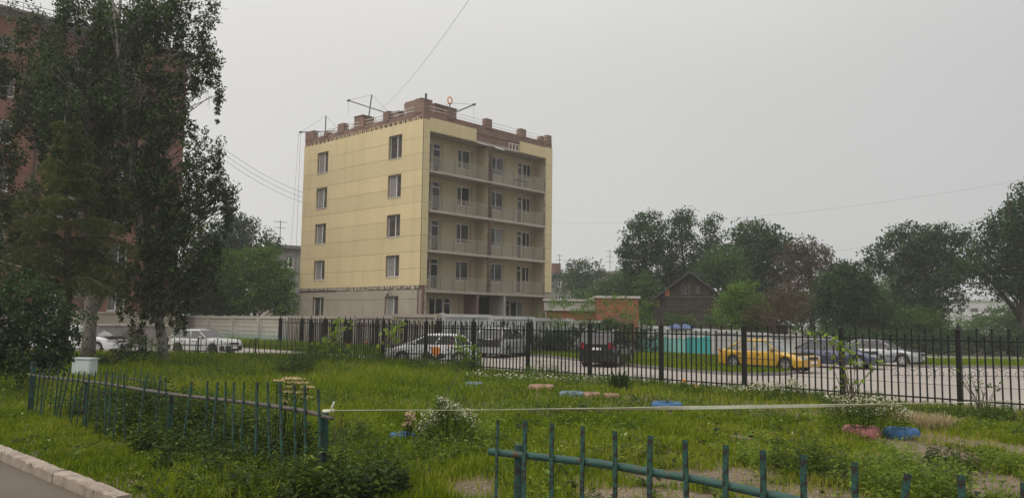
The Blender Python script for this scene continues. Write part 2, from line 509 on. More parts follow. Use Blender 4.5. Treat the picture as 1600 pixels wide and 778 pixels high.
def tree(name, base, lobes, spacing, rad, per, leaf, mat, label, cat='tree', group=None, r0=0.2, bark='bark', seed=0, gap=0.12, ratio=0.55, droop=0.0, shell=0.35, squash=0.8, twigs=2):
    base = Vector(base)
    e = empty(name, base, 0, label, cat, group)
    L = [(a[0] - base.x, a[1] - base.y, a[2] - base.z) + tuple(a[3:]) for a in lobes]
    mb = MB()
    skeleton(mb, (0, 0, 0), L, r0, 7, twigs=twigs)
    mb.build('trunk', M[bark], e, True)
    C, R = lobes_clumps(L, spacing, rad, seed, gap, shell)
    C[:, 2] = np.maximum(C[:, 2], 0.15)
    P, t = clumps(C, R, per, squash)
    o = npmesh('crown', leafquads(P, leaf, ratio, droop), 4, M[mat], e, t)
    return e

# grid directions of the yard: G1 runs right and towards the camera, G2 right and away
AZ = math.radians(46.8)
U = Vector((math.cos(AZ), math.sin(AZ), 0))       # G2
W = Vector((-math.sin(AZ), math.cos(AZ), 0))      # -G1
G1 = -W

# ================================================================== the setting
def sheet(name, poly, z, mat, th=0.0):
    mb = MB()
    mb.add([(p[0], p[1], z) for p in poly], [tuple(range(len(poly)))])
    return tag(mb.build(name, mat), kind='structure')
def soilmat():
    m, t, b = newmat('lawn_soil')
    v = geoco(t)
    n1 = noise(t, 0.55, 6, v)
    n2 = noise(t, 9, 5, v)
    r1 = ramp(t, [(0.38, (0.135, 0.098, 0.062)), (0.62, (0.20, 0.15, 0.10))])
    r2 = ramp(t, [(0.35, (0.6, 0.6, 0.58)), (0.65, (1.1, 1.1, 1.1))])
    t.links.new(n1.outputs[0], r1.inputs[0])
    t.links.new(n2.outputs[0], r2.inputs[0])
    x = t.nodes.new('ShaderNodeMixRGB')
    x.blend_type = 'MULTIPLY'
    x.inputs[0].default_value = 1
    t.links.new(r1.outputs[0], x.inputs[1])
    t.links.new(r2.outputs[0], x.inputs[2])
    t.links.new(x.outputs[0], b.inputs['Base Color'])
    setp(b, Roughness=0.95)
    bp = t.nodes.new('ShaderNodeBump')
    bp.inputs['Strength'].default_value = 0.6
    bp.inputs['Distance'].default_value = 0.05
    t.links.new(n2.outputs[0], bp.inputs['Height'])
    t.links.new(bp.outputs[0], b.inputs['Normal'])
    return m
M['soil'] = soilmat()
M['farground'] = weathered('rough_ground', (0.05, 0.06, 0.03), (0.11, 0.10, 0.06), 0.4, 0.95, world=True)
sheet('ground', [(-600, -200), (600, -200), (600, 900), (-600, 900)], 0, M['farground'])
P0 = Vector((11.6, 21.0, 0))                       # a post of the black fence
def AB(a, b, z=0.0):
    p = P0 + W * a + U * b
    return Vector((p.x, p.y, z))
K0 = Vector((-7.96, 12.5, 0))                      # foot of the near kerb
def KP(a, b): return K0 + G1 * a + U * b
lawn_poly = [AB(-30, 0.35), AB(29.6, 0.35), (-13, 41.3), (-20, 41.3), (-34, 39), KP(-34, 0.1), KP(4.75, 0.1), KP(4.9, -0.3), (-2.5, -6), (40, -6)]
sheet('lawn', lawn_poly, 0.004, M['soil'])
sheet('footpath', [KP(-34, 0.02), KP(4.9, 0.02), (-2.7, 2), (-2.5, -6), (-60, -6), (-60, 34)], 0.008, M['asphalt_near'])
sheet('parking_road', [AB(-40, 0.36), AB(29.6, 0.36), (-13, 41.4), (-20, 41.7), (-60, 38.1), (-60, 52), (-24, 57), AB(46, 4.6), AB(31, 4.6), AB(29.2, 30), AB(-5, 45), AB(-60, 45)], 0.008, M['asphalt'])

# near kerb made of cast stones
kerb = empty('kerb', (K0.x, K0.y, 0))
kerb.rotation_euler = (0, 0, math.atan2(G1.y, G1.x))
kerb['kind'] = 'structure'
random.seed(3)
for x in [4.93 - 2.0 - 2.008 * k for k in range(10)]:
    ln = 2.0
    if x + ln > 4.95: break
    mb = MB()
    nseg = 22
    vs = []
    for i in range(nseg + 1):
        xx = x + ln * i / nseg
        j = lambda s=0.012: random.uniform(-s, s)
        ch = 0.012 + max(0, random.gauss(0, 0.012)) + (0.006 if i in (0, nseg) else 0)
        # section: front is -y (path side); local +y is the lawn side
        vs += [(xx, 0.0 + j(.004), -0.05), (xx, 0.0 + j(.008), 0.15 - ch * 1.2), (xx, ch, 0.15 + j(.008)), (xx, 0.165 + j(.01), 0.152 + j(.008)), (xx, 0.17, -0.05)]
    fs = []
    for i in range(nseg):
        for k in range(4):
            a = i * 5 + k
            fs.append((a, a + 5, a + 6, a + 1))
    fs += [(0, 1, 2, 3, 4), tuple(nseg * 5 + q for q in (4, 3, 2, 1, 0))]
    mb.add(vs, fs)
    o = mb.build('kerb_stone', M['kerb'], kerb)
    o.location = (0, 0, random.uniform(-0.006, 0.008))
    o.rotation_euler = (0, 0, random.uniform(-0.004, 0.004))

# grass island and verges with their kerbs
isl = [(-0.9, 52), (1.9, 47.6), (4.2, 41.8), (6.1, 37.7), (7.6, 35.0), (9.0, 33.5), (10.2, 33.2), (11.3, 33.8), (12.4, 35.2), (13.3, 37.6), (14.2, 42), (16.5, 46), (9, 53.6), (3, 55)]
def kerb_line(pts, hgt=0.14, wd=0.15):
    mb = MB()
    n = len(pts)
    L, Rr = [], []
    for i, p in enumerate(pts):
        a = Vector(pts[max(i - 1, 0)]); b = Vector(pts[min(i + 1, n - 1)])
        d = (b - a).normalized()
        nrm = Vector((d.y, -d.x))
        L.append(Vector(p) + nrm * wd / 2); Rr.append(Vector(p) - nrm * wd / 2)
    for i in range(n - 1):
        q = [L[i], L[i + 1], Rr[i + 1], Rr[i]]
        mb.add([(v.x, v.y, z) for z in (0, hgt) for v in q], [(4, 5, 6, 7), (0, 1, 5, 4), (2, 3, 7, 6), (1, 2, 6, 5), (3, 0, 4, 7)])
    return tag(mb.build('kerb', M['kerb_far']), kind='structure')
mb = MB(); mb.prism(isl, 0.0, 0.11)
tag(mb.build('grass_island', M['soil']), kind='structure')
kerb_line(isl[:11])
ra, rb, rc, rd = G(1418, 573.5), G(1760, 578), G(1760, 567), G(1418, 563)
mb = MB(); mb.prism([ra[:2], rb[:2], rc[:2], rd[:2]], 0, 0.11)
tag(mb.build('verge', M['soil']), kind='structure')
kerb_line([rd[:2], ra[:2], rb[:2]][:3])
sheet('pavement', [G(1410, 562)[:2], G(1760, 566.5)[:2], G(1760, 562)[:2], G(1410, 557.5)[:2]], 0.014, M['path'])

# ================================================================== concrete panel wall
def panelmat(name, c1, c2, z1, zsoft=0.25):
    """concrete with an old coat of paint c2 below height z1"""
    m, t, b = newmat(name)
    v = geoco(t)
    sp = t.nodes.new('ShaderNodeSeparateXYZ'); t.links.new(v, sp.inputs[0])
    n = noise(t, 2.2, 6, v)
    ad = t.nodes.new('ShaderNodeMath'); ad.operation = 'MULTIPLY_ADD'
    ad.inputs[1].default_value = 0.9; t.links.new(n.outputs[0], ad.inputs[0]); t.links.new(sp.outputs['Z'], ad.inputs[2])
    mr = t.nodes.new('ShaderNodeMapRange')
    mr.inputs['From Min'].default_value = z1 + 0.45 + zsoft; mr.inputs['From Max'].default_value = z1 + 0.45 - zsoft
    t.links.new(ad.outputs[0], mr.inputs['Value'])
    n2 = noise(t, 1.1, 6, v)
    r = ramp(t, [(0.3, tuple(x * 0.78 for x in c1)), (0.7, c1)]); t.links.new(n2.outputs[0], r.inputs[0])
    x = t.nodes.new('ShaderNodeMixRGB'); t.links.new(mr.outputs[0], x.inputs[0]); t.links.new(r.outputs[0], x.inputs[1]); x.inputs[2].default_value = rgba(c2)
    t.links.new(x.outputs[0], b.inputs['Base Color']); setp(b, Roughness=0.9)
    bp = t.nodes.new('ShaderNodeBump'); bp.inputs['Strength'].default_value = 0.3; bp.inputs['Distance'].default_value = 0.02
    t.links.new(n.outputs[0], bp.inputs['Height']); t.links.new(bp.outputs[0], b.inputs['Normal'])
    return m
M['wall_old'] = panelmat('wall_concrete_teal_foot', (0.48, 0.45, 0.40), (0.26, 0.38, 0.34), 0.75, 0.35)
M['wall_brown'] = panelmat('wall_concrete_brownish', (0.36, 0.32, 0.27), (0.3, 0.27, 0.23), 0.3)
M['wall_white'] = panelmat('wall_concrete_white', (0.58, 0.58, 0.56), (0.45, 0.45, 0.43), 0.2)
M['wall_turq'] = panelmat('wall_turquoise', (0.52, 0.54, 0.53), (0.17, 0.40, 0.37), 1.12, 0.06)
M['wall_turq2'] = panelmat('wall_turquoise_strong', (0.50, 0.52, 0.50), (0.035, 0.29, 0.29), 1.25, 0.04)
M['wall_grey'] = panelmat('wall_grey', (0.42, 0.42, 0.41), (0.38, 0.38, 0.37), 0.2)
def concrete_wall(start, direc, n, ln, heights, mat, label, back=False, relief=True, lattice=0.36):
    rz = math.atan2(direc.y, direc.x)
    e = empty('concrete_wall', (start.x, start.y, 0), rz, label, 'wall')
    for i in range(n):
        hgt = heights(i) if callable(heights) else heights[i]
        m = mat[i] if isinstance(mat, list) else mat
        mb = MB()
        x0, x1 = i * ln + 0.1, (i + 1) * ln - 0.1
        # panel sheet with a raised frame towards the yard (local -y or +y)
        s = 1 if back else -1
        ya, yb = sorted((0.0, -s * 0.12)); mb.box(x0, x1, ya, yb, 0.0, hgt - 0.02)
        def fr(a, b, c, d, th):
            ya, yb = sorted((s * 0.002, s * th)); mb.box(a, b, ya, yb, c, d)
        fr(x0, x1, hgt - 0.2, hgt, 0.09)
        fr(x0, x1, 0.0, 0.25, 0.06)
        fr(x0, x0 + 0.14, 0.25, hgt - 0.2, 0.06)
        fr(x1 - 0.14, x1, 0.25, hgt - 0.2, 0.06)
        if relief:
            nx, nz = max(3, int((x1 - x0 - 0.4) / lattice)), 5
            for a in range(nx):
                for c in range(nz):
                    cx = x0 + 0.2 + (a + 0.5) * (x1 - x0 - 0.4) / nx
                    cz = 0.3 + (c + 0.5) * (hgt - 0.55) / nz
                    w2, h2 = (x1 - x0 - 0.4) / nx * 0.45, (hgt - 0.55) / nz * 0.45
                    mb.add([(cx - w2, s * 0.001, cz), (cx, s * 0.001, cz - h2), (cx + w2, s * 0.001, cz), (cx, s * 0.001, cz + h2), (cx, s * 0.05, cz)],
                           [(0, 1, 4), (1, 2, 4), (2, 3, 4), (3, 0, 4)])
        mb.build('wall_panel', m, e)
        if i == 0 or True:
            mp = MB(); mp.box(i * ln - 0.098, i * ln + 0.098, -0.16, 0.16, 0, hgt + 0.04); mp.build('wall_post', m, e)
    mp = MB(); mp.box(n * ln - 0.098, n * ln + 0.098, -0.16, 0.16, 0, hgt + 0.04); mp.build('wall_post', m, e)
    return e
CW = D(684, 500, 47.0)
hl = [2.42, 2.33, 2.28, 2.24, 2.2, 2.18, 2.16, 2.16, 2.16, 2.16, 2.15]
concrete_wall(CW, W, 11, 4.0, hl, [M['wall_brown']] * 4 + [M['wall_old']] * 7, 'long grey concrete panel wall with faded teal foot behind the left parked cars', back=True)
CWc = CW + U * 0.35
concrete_wall(CWc, U, 4, 4.0, [2.45, 2.38, 2.3, 2.2], M['wall_white'], 'whitish concrete panel wall turning away behind the silver car', relief=False)
TW = Vector((8.7, 54.0, 0))
concrete_wall(TW, G1, 7, 1.79, [1.88, 1.84, 1.76, 1.72, 1.6, 1.52, 1.45], [M['wall_turq'], M['wall_turq'], M['wall_turq2'], M['wall_grey'], M['wall_grey'], M['wall_grey'], M['wall_grey']], 'pale low wall with turquoise painted panels on the grass island', relief=False)
# low grey wall by the brick house
e0, e1 = D(120, 500, 52.5), D(262, 500, 55.5)
dv = (e1 - e0); dv.z = 0
e = empty('low_grey_wall', (e0.x, e0.y, 0), math.atan2(dv.y, dv.x), 'low plain grey wall with pale coping in front of the brick house', 'wall')
mb = MB(); mb.box(-10, dv.length, -0.12, 0.12, 0, 1.42); mb.build('wall_body', M['kerb_far'], e)
mb = MB(); mb.box(-10.05, dv.length + 0.05, -0.2, 0.2, 1.42, 1.55); mb.build('coping', M['concrete'], e)

# ================================================================== facade helpers
def runs(x0, x1, z0, z1, ops):
    """rectangles covering [x0,x1]x[z0,z1] minus openings"""
    zs = sorted({z0, z1} | {min(max(o[k], z0), z1) for o in ops for k in (2, 3)})
    outp = []
    for a, b in zip(zs, zs[1:]):
        if b - a < 1e-4: continue
        zc = (a + b) / 2
        cut = sorted([(max(o[0], x0), min(o[1], x1)) for o in ops if o[2] < zc < o[3] and o[1] > x0 and o[0] < x1])
        x = x0
        for c0, c1 in cut:
            if c0 - x > 1e-4: outp.append((x, c0, a, b))
            x = max(x, c1)
        if x1 - x > 1e-4: outp.append((x, x1, a, b))
    return outp
def wallbox(mb, axis, d0, d1, x0, x1, z0, z1, ops=(), mi=0):
    for a, b, c, d in runs(x0, x1, z0, z1, ops):
        if axis == 'x': mb.box(a, b, d0, d1, c, d, mi)   # wall runs along local x
        else: mb.box(d0, d1, a, b, c, d, mi)             # wall runs along local y
def window(parent, axis, face, sgn, a0, a1, z0, z1, splits=(0.5,), depth=0.14, panes=None, transom=None, reveal=True, sill=True, name='window', fm='frame', fw=0.06, revside=None, thick=None):
    """window part (frame mesh) with child panes; face = coordinate of the outer wall face, sgn = outward sign"""
    def bx(mb, u0, u1, dd0, dd1, c0, c1, mi=0):
        p, q = sorted((face + sgn * dd0, face + sgn * dd1))
        if axis == 'x': mb.box(u0, u1, p, q, c0, c1, mi)
        else: mb.box(p, q, u0, u1, c0, c1, mi)
    mb = MB()
    f0, f1 = -depth - 0.06, -depth
    bx(mb, a0, a0 + fw, f0, f1, z0, z1); bx(mb, a1 - fw, a1, f0, f1, z0, z1)
    bx(mb, a0 + fw, a1 - fw, f0, f1, z0, z0 + fw); bx(mb, a0 + fw, a1 - fw, f0, f1, z1 - fw, z1)
    xs = [a0] + [a0 + (a1 - a0) * s for s in splits] + [a1]
    for s in xs[1:-1]: bx(mb, s - fw * 0.6, s + fw * 0.6, f0, f1 + 0.004, z0 + fw, z1 - fw)
    if transom:
        for (i, tz) in transom: bx(mb, xs[i] + fw, xs[i + 1] - fw * 0.7, f0, f1 - 0.004, tz - 0.03, tz + 0.03)
    if sill: bx(mb, a0 - 0.04, a1 + 0.04, -depth, 0.05, z0 - 0.035, z0 - 0.002)
    wn = mb.build(name, M[fm], parent)
    for i in range(len(xs) - 1):
        g = MB(); bx(g, xs[i] + fw * 0.6, xs[i + 1] - fw * 0.6, -depth - 0.05, -depth - 0.03, z0 + fw, z1 - fw)
        g.build('pane', M[panes[i]] if panes else M['glass'], wn)
    if reveal:
        r = MB()
        t = thick or depth
        bx(r, a0 - 0.012, a0 - 0.001, -t - 0.05, 0.006, z0 - 0.02, z1 + 0.012); bx(r, a1 + 0.001, a1 + 0.012, -t - 0.05, 0.006, z0 - 0.02, z1 + 0.012)
        bx(r, a0 - 0.012, a1 + 0.012, -t - 0.05, 0.006, z1 + 0.001, z1 + 0.013)
        r.build('reveal', M['reveal'], wn)
    return wn

# ================================================================== the yellow apartment building
OB = D(657.5, 389, 60.6)
LX, LY = 15.2, 16.45
yb = empty('apartment_building', (OB.x, OB.y, 0), AZ, 'five storey yellow clad apartment block with bare brick parapet and unfinished balconies', 'building')
ZT, ZB = 17.4, 4.66
lw = [(12.62, 14.28), (2.52, 4.18)]                        # window columns of the plain side, y ranges
lz = [(14.72, 16.58), (11.6, 13.42), (8.5, 10.25), (5.36, 7.05), (2.2, 3.88)]
ops_l = [(a, b, c, d) for a, b in lw for c, d in lz]
# structural walls behind the cladding
mb = MB()
wallbox(mb, 'y', 0.06, 0.4, 0.0, LY, 0, 17.3, ops_l)
wallbox(mb, 'y', LX - 0.4, LX - 0.06, 0.06, LY, 0, 17.3)
mb.box(0.4, LX - 0.4, LY - 0.35, LY, 0, 17.3)
mb.build('wall', M['brick_dark'], yb)
# cladding bands: ten on the plain side with recessed joints
zb = [4.66, 5.93, 7.2, 8.46, 9.72, 10.98, 12.24, 13.49, 14.75, 16.01, ZT]
for i in range(10):
    mb = MB(); wallbox(mb, 'y', -0.03, 0.06, 0.0 + 0.012, LY, zb[i] + (0.02 if i else 0), zb[i + 1] - (0.0 if i < 9 else 0), ops_l)
    mb.build('cladding_panel', M['yellow'], yb)
    mb = MB(); mb.box(0.0, 0.64, -0.03, 0.05, zb[i] + (0.02 if i else 0), zb[i + 1])
    mb.build('cladding_panel', M['yellow'], yb)
    if i < 9:
        mb = MB(); mb.box(14.32, LX, -0.03, 0.05, zb[i] + (0.02 if i else -0.06), zb[i + 1]); mb.build('cladding_panel', M['yellow'], yb)
mb = MB(); mb.box(14.32, LX, -0.03, 0.05, zb[9] + 0.02, 17.55); mb.build('cladding_panel', M['yellow'], yb)
mb = MB()
for z in zb[1:-1]:
    wallbox(mb, 'y', -0.012, 0.055, 0.0, LY, z, z + 0.02, ops_l)
    mb.box(0.0, 0.64, -0.012, 0.045, z, z + 0.02); mb.box(14.32, LX, -0.012, 0.045, z, z + 0.02)
mb.box(-0.034, 0.0, -0.034, 0.0, ZB, ZT)
tag(mb.build('joint_strips', M['yellow_seam'], yb), kind='stuff')
mb = MB(); mb.box(0.64, 5.62, -0.04, 0.1, 16.55, 17.6); mb.build('cladding_panel', M['yellow'], yb)
mb = MB(); mb.box(10.92, 14.32, -0.04, 0.1, 16.55, 17.5); mb.build('cladding_panel', M['yellow'], yb)
# beige tiled base
mb = MB(); wallbox(mb, 'y', -0.01, 0.06, 0.3, LY, 0, 3.6, ops_l); mb.build('base_panel', M['beige'], yb)
mb = MB(); wallbox(mb, 'y', -0.01, 0.06, 0.3, LY, 3.625, 4.32, ops_l); mb.build('base_panel', M['beige'], yb)
mb = MB(); mb.box(0.0, 0.2, -0.01, 0.05, 0, 4.32); mb.build('base_panel', M['beige'], yb)
mb = MB(); mb.box(14.35, LX, -0.01, 0.05, 0, 4.5); mb.build('base_panel', M['beige'], yb)
# ragged mortar and insulation bits between base and cladding, and toothed edge below the parapet
random.seed(5)
mb = MB()
y = 0.1
while y < LY - 0.2:
    l = random.uniform(0.12, 0.5)
    mb.box(-0.005 - random.uniform(0, 0.04), 0.058, y, y + l, 4.34 + random.uniform(0, 0.14), 4.655)
    y += l + random.uniform(0.03, 0.16)
tag(mb.build('rough_mortar', M['insul'], yb), kind='stuff')
mb = MB(); mb.box(-0.07, 0.055, 10.9, LY, 4.36, 4.43); mb.build('flashing', M['trim'], yb)
mb = MB()
y = 0.4
while y < LY - 0.1:
    mb.box(-0.028, 0.05, y, y + 0.1, ZT + 0.0, ZT + random.uniform(0.12, 0.3)); y += 0.3
tag(mb.build('cladding_brackets', M['yellow'], yb), kind='stuff')
mb = MB()
y = 0.25
while y < LY - 0.1:
    mb.box(-0.045, 0.05, y, y + 0.07, ZT - 0.02, ZT + 0.2); y += 0.62
tag(mb.build('hanging_brackets', M['trim'], yb), kind='stuff')
# windows of the plain side
for (a, b) in lw:
    for k, (c, d) in enumerate(lz):
        window(yb, 'y', -0.03, -1, a, b, c, d, (0.46,), 0.2, panes=['glass', 'curtain'] if random.random() < 0.5 else ['glass', 'glass'])
# parapet and piers
mb = MB()
mb.box(0.05, 0.45, 0.3, LY, 17.3, 18.08); mb.box(0.05, LX, 0.06, 0.4, 17.3, 18.05)
mb.box(LX - 0.4, LX - 0.04, 0.4, LY, 17.3, 18.05); mb.box(0.45, LX - 0.4, LY - 0.4, LY - 0.03, 17.3, 18.05)
mb.box(0.64, 14.3, 0.11, 0.4, 16.52, 17.3)
mb.build('parapet', M['brick_dark'], yb)
for (y0, y1, z1) in [(15.1, 16.42, 18.8), (10.5, 11.4, 18.75), (7.66, 8.28, 18.72), (4.35, 5.08, 18.75), (0.35, 1.1, 19.1), (12.9, 13.5, 18.3)]:
    mb = MB(); mb.box(0.0, 0.5, y0, y1, 17.95, z1); mb.build('brick_pier', M['brick_dark'], yb)
mb = MB(); mb.box(0.0, 0.5, 0.0, 0.35, 17.2, 18.85); mb.box(0.02, 0.48, -0.02, 0.33, 18.85, 18.9); mb.build('brick_pier', M['brick_dark'], yb)
mb = MB(); mb.box(0.7, 1.7, 1.0, 3.2, 17.4, 19.35); mb.build('chimney', M['brick_dark'], yb)
for (x0, x1, z1) in [(2.51, 3.24, 18.68), (6.72, 7.44, 18.74), (10.91, 11.67, 18.66), (14.5, 15.1, 18.72), (13.6, 14.05, 18.45)]:
    mb = MB(); mb.box(x0, x1, 0.0, 0.45, 17.9, z1); mb.build('brick_pier', M['brick_dark'], yb)
for (x0, x1, y0, y1, z1) in [(1.0, 2.2, 9.2, 10.4, 19.35), (2.6, 4.3, 4.5, 5.6, 19.9), (3.0, 4.4, 6.8, 7.6, 19.7), (3.2, 5.6, 2.4, 3.0, 19.6), (8.0, 11.0, 9.0, 12.0, 19.2)]:
    mb = MB(); mb.box(x0, x1, y0, y1, 17.4, z1); mb.box(x0 - 0.05, x1 + 0.05, y0 - 0.05, y1 + 0.05, z1, z1 + 0.09); mb.build('chimney', M['brick_dark'], yb)
mb = MB(); mb.box(0.4, LX - 0.4, 0.4, LY - 0.4, 17.35, 17.5); mb.build('roof', M['roof'], yb)
# white guard pipes between the piers
mb = MB()
for z in (18.28, 18.55):
    mb.tube([(0.2, 0.3, z), (0.2, LY - 0.2, z)], 0.035, 5)
    mb.tube([(0.3, 0.22, z), (LX - 0.2, 0.22, z)], 0.022, 5)
for y in (2.4, 6.3, 9.4, 12.2, 14.2): mb.box(0.17, 0.23, y, y + 0.06, 18.05, 18.55)
mb.build('roof_guard_rail', M['whitepipe'], yb)
# loggias
RD = 1.45
slabz = [4.26, 7.32, 10.4, 13.46, 16.5]
for i, z in enumerate(slabz[:-1]):
    x0, x1 = (0.5, 14.25) if i == 0 else (0.66, 14.28)
    mb = MB(); mb.box(x0, x1, -0.09, RD, z - 0.11, z + 0.09); mb.build('balcony_slab', M['slab'], yb)
mb = MB(); mb.box(0.66, 14.3, 0.1, RD, 16.5, 16.7); mb.build('soffit', M['slab'], yb)
rops = []
def unit_ops(zf):
    return [(1.2, 2.2, zf + 0.85, zf + 2.55), (2.3, 3.1, zf + 0.12, zf + 2.55), (4.98, 6.4, zf + 0.9, zf + 2.5), (9.0, 10.4, zf + 0.95, zf + 2.55), (12.25, 12.85, zf + 0.12, zf + 2.55), (12.95, 13.95, zf + 1.15, zf + 2.5)]
for i in range(4):
    rops += unit_ops(slabz[i] + 0.1)
gops = [(2.2, 3.7, 2.0, 3.82), (3.8, 4.5, 1.3, 3.82), (6.35, 9.1, 0, 4.0), (10.95, 11.45, 1.3, 3.82), (11.55, 13.15, 2.0, 3.8)]
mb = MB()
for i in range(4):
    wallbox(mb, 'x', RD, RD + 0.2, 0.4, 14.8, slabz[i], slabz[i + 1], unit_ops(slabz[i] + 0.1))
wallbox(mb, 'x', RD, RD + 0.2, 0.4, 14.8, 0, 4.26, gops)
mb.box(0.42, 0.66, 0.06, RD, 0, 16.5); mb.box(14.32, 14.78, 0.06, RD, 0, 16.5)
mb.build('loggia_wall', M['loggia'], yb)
mb = MB()
for i in range(4): mb.box(7.17, 7.37, 0.05, RD, slabz[i] + 0.09, slabz[i + 1] - 0.11)
mb.build('divider_wall', M['loggia'], yb)
random.seed(9)
mb = MB()
for i in range(4):
    z = slabz[i] + 0.09
    while z < slabz[i + 1] - 0.16:
        mb.box(7.13 + random.uniform(-.04, .03), 7.43 + random.uniform(-.03, .04), -0.12 - random.uniform(0, .02), 0.05, z, z + 0.065); z += 0.085
tag(mb.build('divider_brick_edge', M['wood_brown'], yb), kind='stuff')
mb = MB()
z = 4.5
while z < 16.4:
    mb.box(14.1 + random.uniform(-.02, .03), 14.32, -0.02 - random.uniform(0, .02), 0.05, z, z + random.uniform(0.09, 0.2)); z += 0.25
tag(mb.build('rough_brick_edge', M['insul'], yb), kind='stuff')
pan = ['glass_dark', 'glass_dark', 'glass', 'glass', 'curtain']
for i in range(4):
    zf = slabz[i] + 0.1
    window(yb, 'x', RD, -1, 1.2, 2.2, zf + 0.85, zf + 2.55, (), 0.05, panes=[random.choice(pan)], reveal=False)
    window(yb, 'x', RD, -1, 2.3, 3.1, zf + 0.12, zf + 2.55, (), 0.05, panes=['glass_dark'], transom=[(0, zf + 2.1)], name='balcony_door', reveal=False, sill=False)
    window(yb, 'x', RD, -1, 4.98, 6.4, zf + 0.9, zf + 2.5, (0.36,), 0.05, panes=['glass_dark', random.choice(pan)], reveal=False)
    window(yb, 'x', RD, -1, 9.0, 10.4, zf + 0.95, zf + 2.55, (0.36,), 0.05, panes=['glass_dark', random.choice(pan)], reveal=False)
    window(yb, 'x', RD, -1, 12.25, 12.85, zf + 0.12, zf + 2.55, (), 0.05, panes=['glass'], transom=[(0, zf + 2.1)], name='balcony_door', reveal=False, sill=False)
    window(yb, 'x', RD, -1, 12.95, 13.95, zf + 1.15, zf + 2.5, (0.5,), 0.05, panes=['glass_dark', random.choice(pan)], reveal=False)
    # brown side strips next to the windows
    for xa in (3.12, 6.42, 10.42, 13.97):
        mb = MB(); mb.box(xa, xa + 0.24, RD - 0.012, RD - 0.001, zf + 0.9, zf + 2.55); mb.build('window_side_strip', M['reveal'], yb)
    for (xa, xb) in ((0.68, 7.15), (7.42, 14.1)):
        n = max(2, round((xb - xa) / 1.3))
        rl = MB(); rl.box(xa, xb, -0.075, -0.04, zf + 1.02, zf + 1.06); rl.box(xa, xb, -0.07, -0.045, zf + 0.08, zf + 0.11)
        r = rl.build('balcony_railing', M['rail'], yb)
        bb = MB()
        k = int((xb - xa) / 0.125)
        for q in range(1, k):
            x = xa + (xb - xa) * q / k
            bb.box(x - 0.022, x + 0.022, -0.066, -0.05, zf + 0.11, zf + 1.02)
        tag(bb.build('balusters', M['rail'], r), kind='stuff')
        for q in range(n + 1):
            x = xa + (xb - xa) * q / n
            p = MB(); p.box(x - 0.02, x + 0.02, -0.085, -0.04, zf - 0.04, zf + 1.1)
            p.build('railing_post', M['railpost'], r)
# ground floor front
window(yb, 'x', RD, -1, 2.2, 3.7, 2.0, 3.82, (0.45,), 0.05, panes=['glass_dark', 'glass_dark'], reveal=False)
window(yb, 'x', RD, -1, 3.8, 4.5, 1.3, 3.82, (), 0.05, panes=['glass_dark'], transom=[(0, 3.4)], name='balcony_door', reveal=False, sill=False)
window(yb, 'x', RD, -1, 10.95, 11.45, 1.3, 3.82, (), 0.05, panes=['glass_dark'], transom=[(0, 3.4)], name='balcony_door', reveal=False, sill=False)
window(yb, 'x', RD, -1, 11.55, 13.15, 2.0, 3.8, (0.5,), 0.05, panes=['glass_dark', 'curtain'], reveal=False)
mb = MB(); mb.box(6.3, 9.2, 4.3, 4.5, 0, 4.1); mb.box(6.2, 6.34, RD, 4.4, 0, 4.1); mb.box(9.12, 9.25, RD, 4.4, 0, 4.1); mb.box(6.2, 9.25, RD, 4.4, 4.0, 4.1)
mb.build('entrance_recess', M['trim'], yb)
mb = MB()
z = 1.0
while z < 4.1:
    mb.box(5.95 + random.uniform(-.03, .03), 6.2, -0.03, RD, z, z + 0.07); z += 0.09
tag(mb.build('brick_pillar', M['brick_dark'], yb), kind='stuff')
mb = MB(); mb.box(9.1, 9.34, -0.04, RD, 0, 4.14); mb.build('white_pillar', M['slab'], yb)
mb = MB(); mb.tube([(5.3, 1.3, 1.3), (5.25, 1.3, 4.1)], 0.03, 6); mb.build('downpipe', M['reveal'], yb)
mb = MB(); mb.box(0.2, 0.44, -0.02, 0.05, 0, 4.6); mb.build('bare_brick_strip', M['brick_red'], yb)
mb = MB(); mb.box(14.1, 14.34, -0.02, 0.05, 0, 4.4); mb.build('bare_brick_strip', M['brick_red'], yb)
mb = MB(); mb.box(0.45, 0.62, -0.03, 0.05, 0, 4.14)
mb.build('white_block_edge', M['insul'], yb)
mb = MB(); mb.box(0.66, 14.1, -0.05, 0.06, 0, 1.15); mb.build('plinth', M['beige'], yb)
# attic window in the bare brick strip, loose tarpaulin edge
window(yb, 'x', 0.1, -1, 9.6, 10.88, 16.62, 17.2, (0.33, 0.66), 0.0, panes=['glass', 'curtain', 'glass'], reveal=False, sill=False)
mb = MB(); mb.add([(5.7, 0.0, 16.6), (7.1, 0.02, 16.5), (7.1, -0.1, 16.42), (5.7, -0.08, 16.52), (7.7, 0.0, 16.55), (8.9, 0.0, 16.45), (8.9, -0.1, 16.36), (7.8, -0.12, 16.4)], [(0, 1, 2, 3), (4, 5, 6, 7)])
mb.build('torn_sheeting', M['whitepipe'], yb)
# floodlight on the base
mb = MB(); mb.tube([(-0.0, 3.4, 4.1), (-0.3, 3.4, 4.25), (-0.35, 3.4, 4.05)], 0.03, 5); mb.box(-0.45, -0.28, 3.3, 3.5, 3.9, 4.05)
mb.build('wall_lamp', M['steel'], yb)
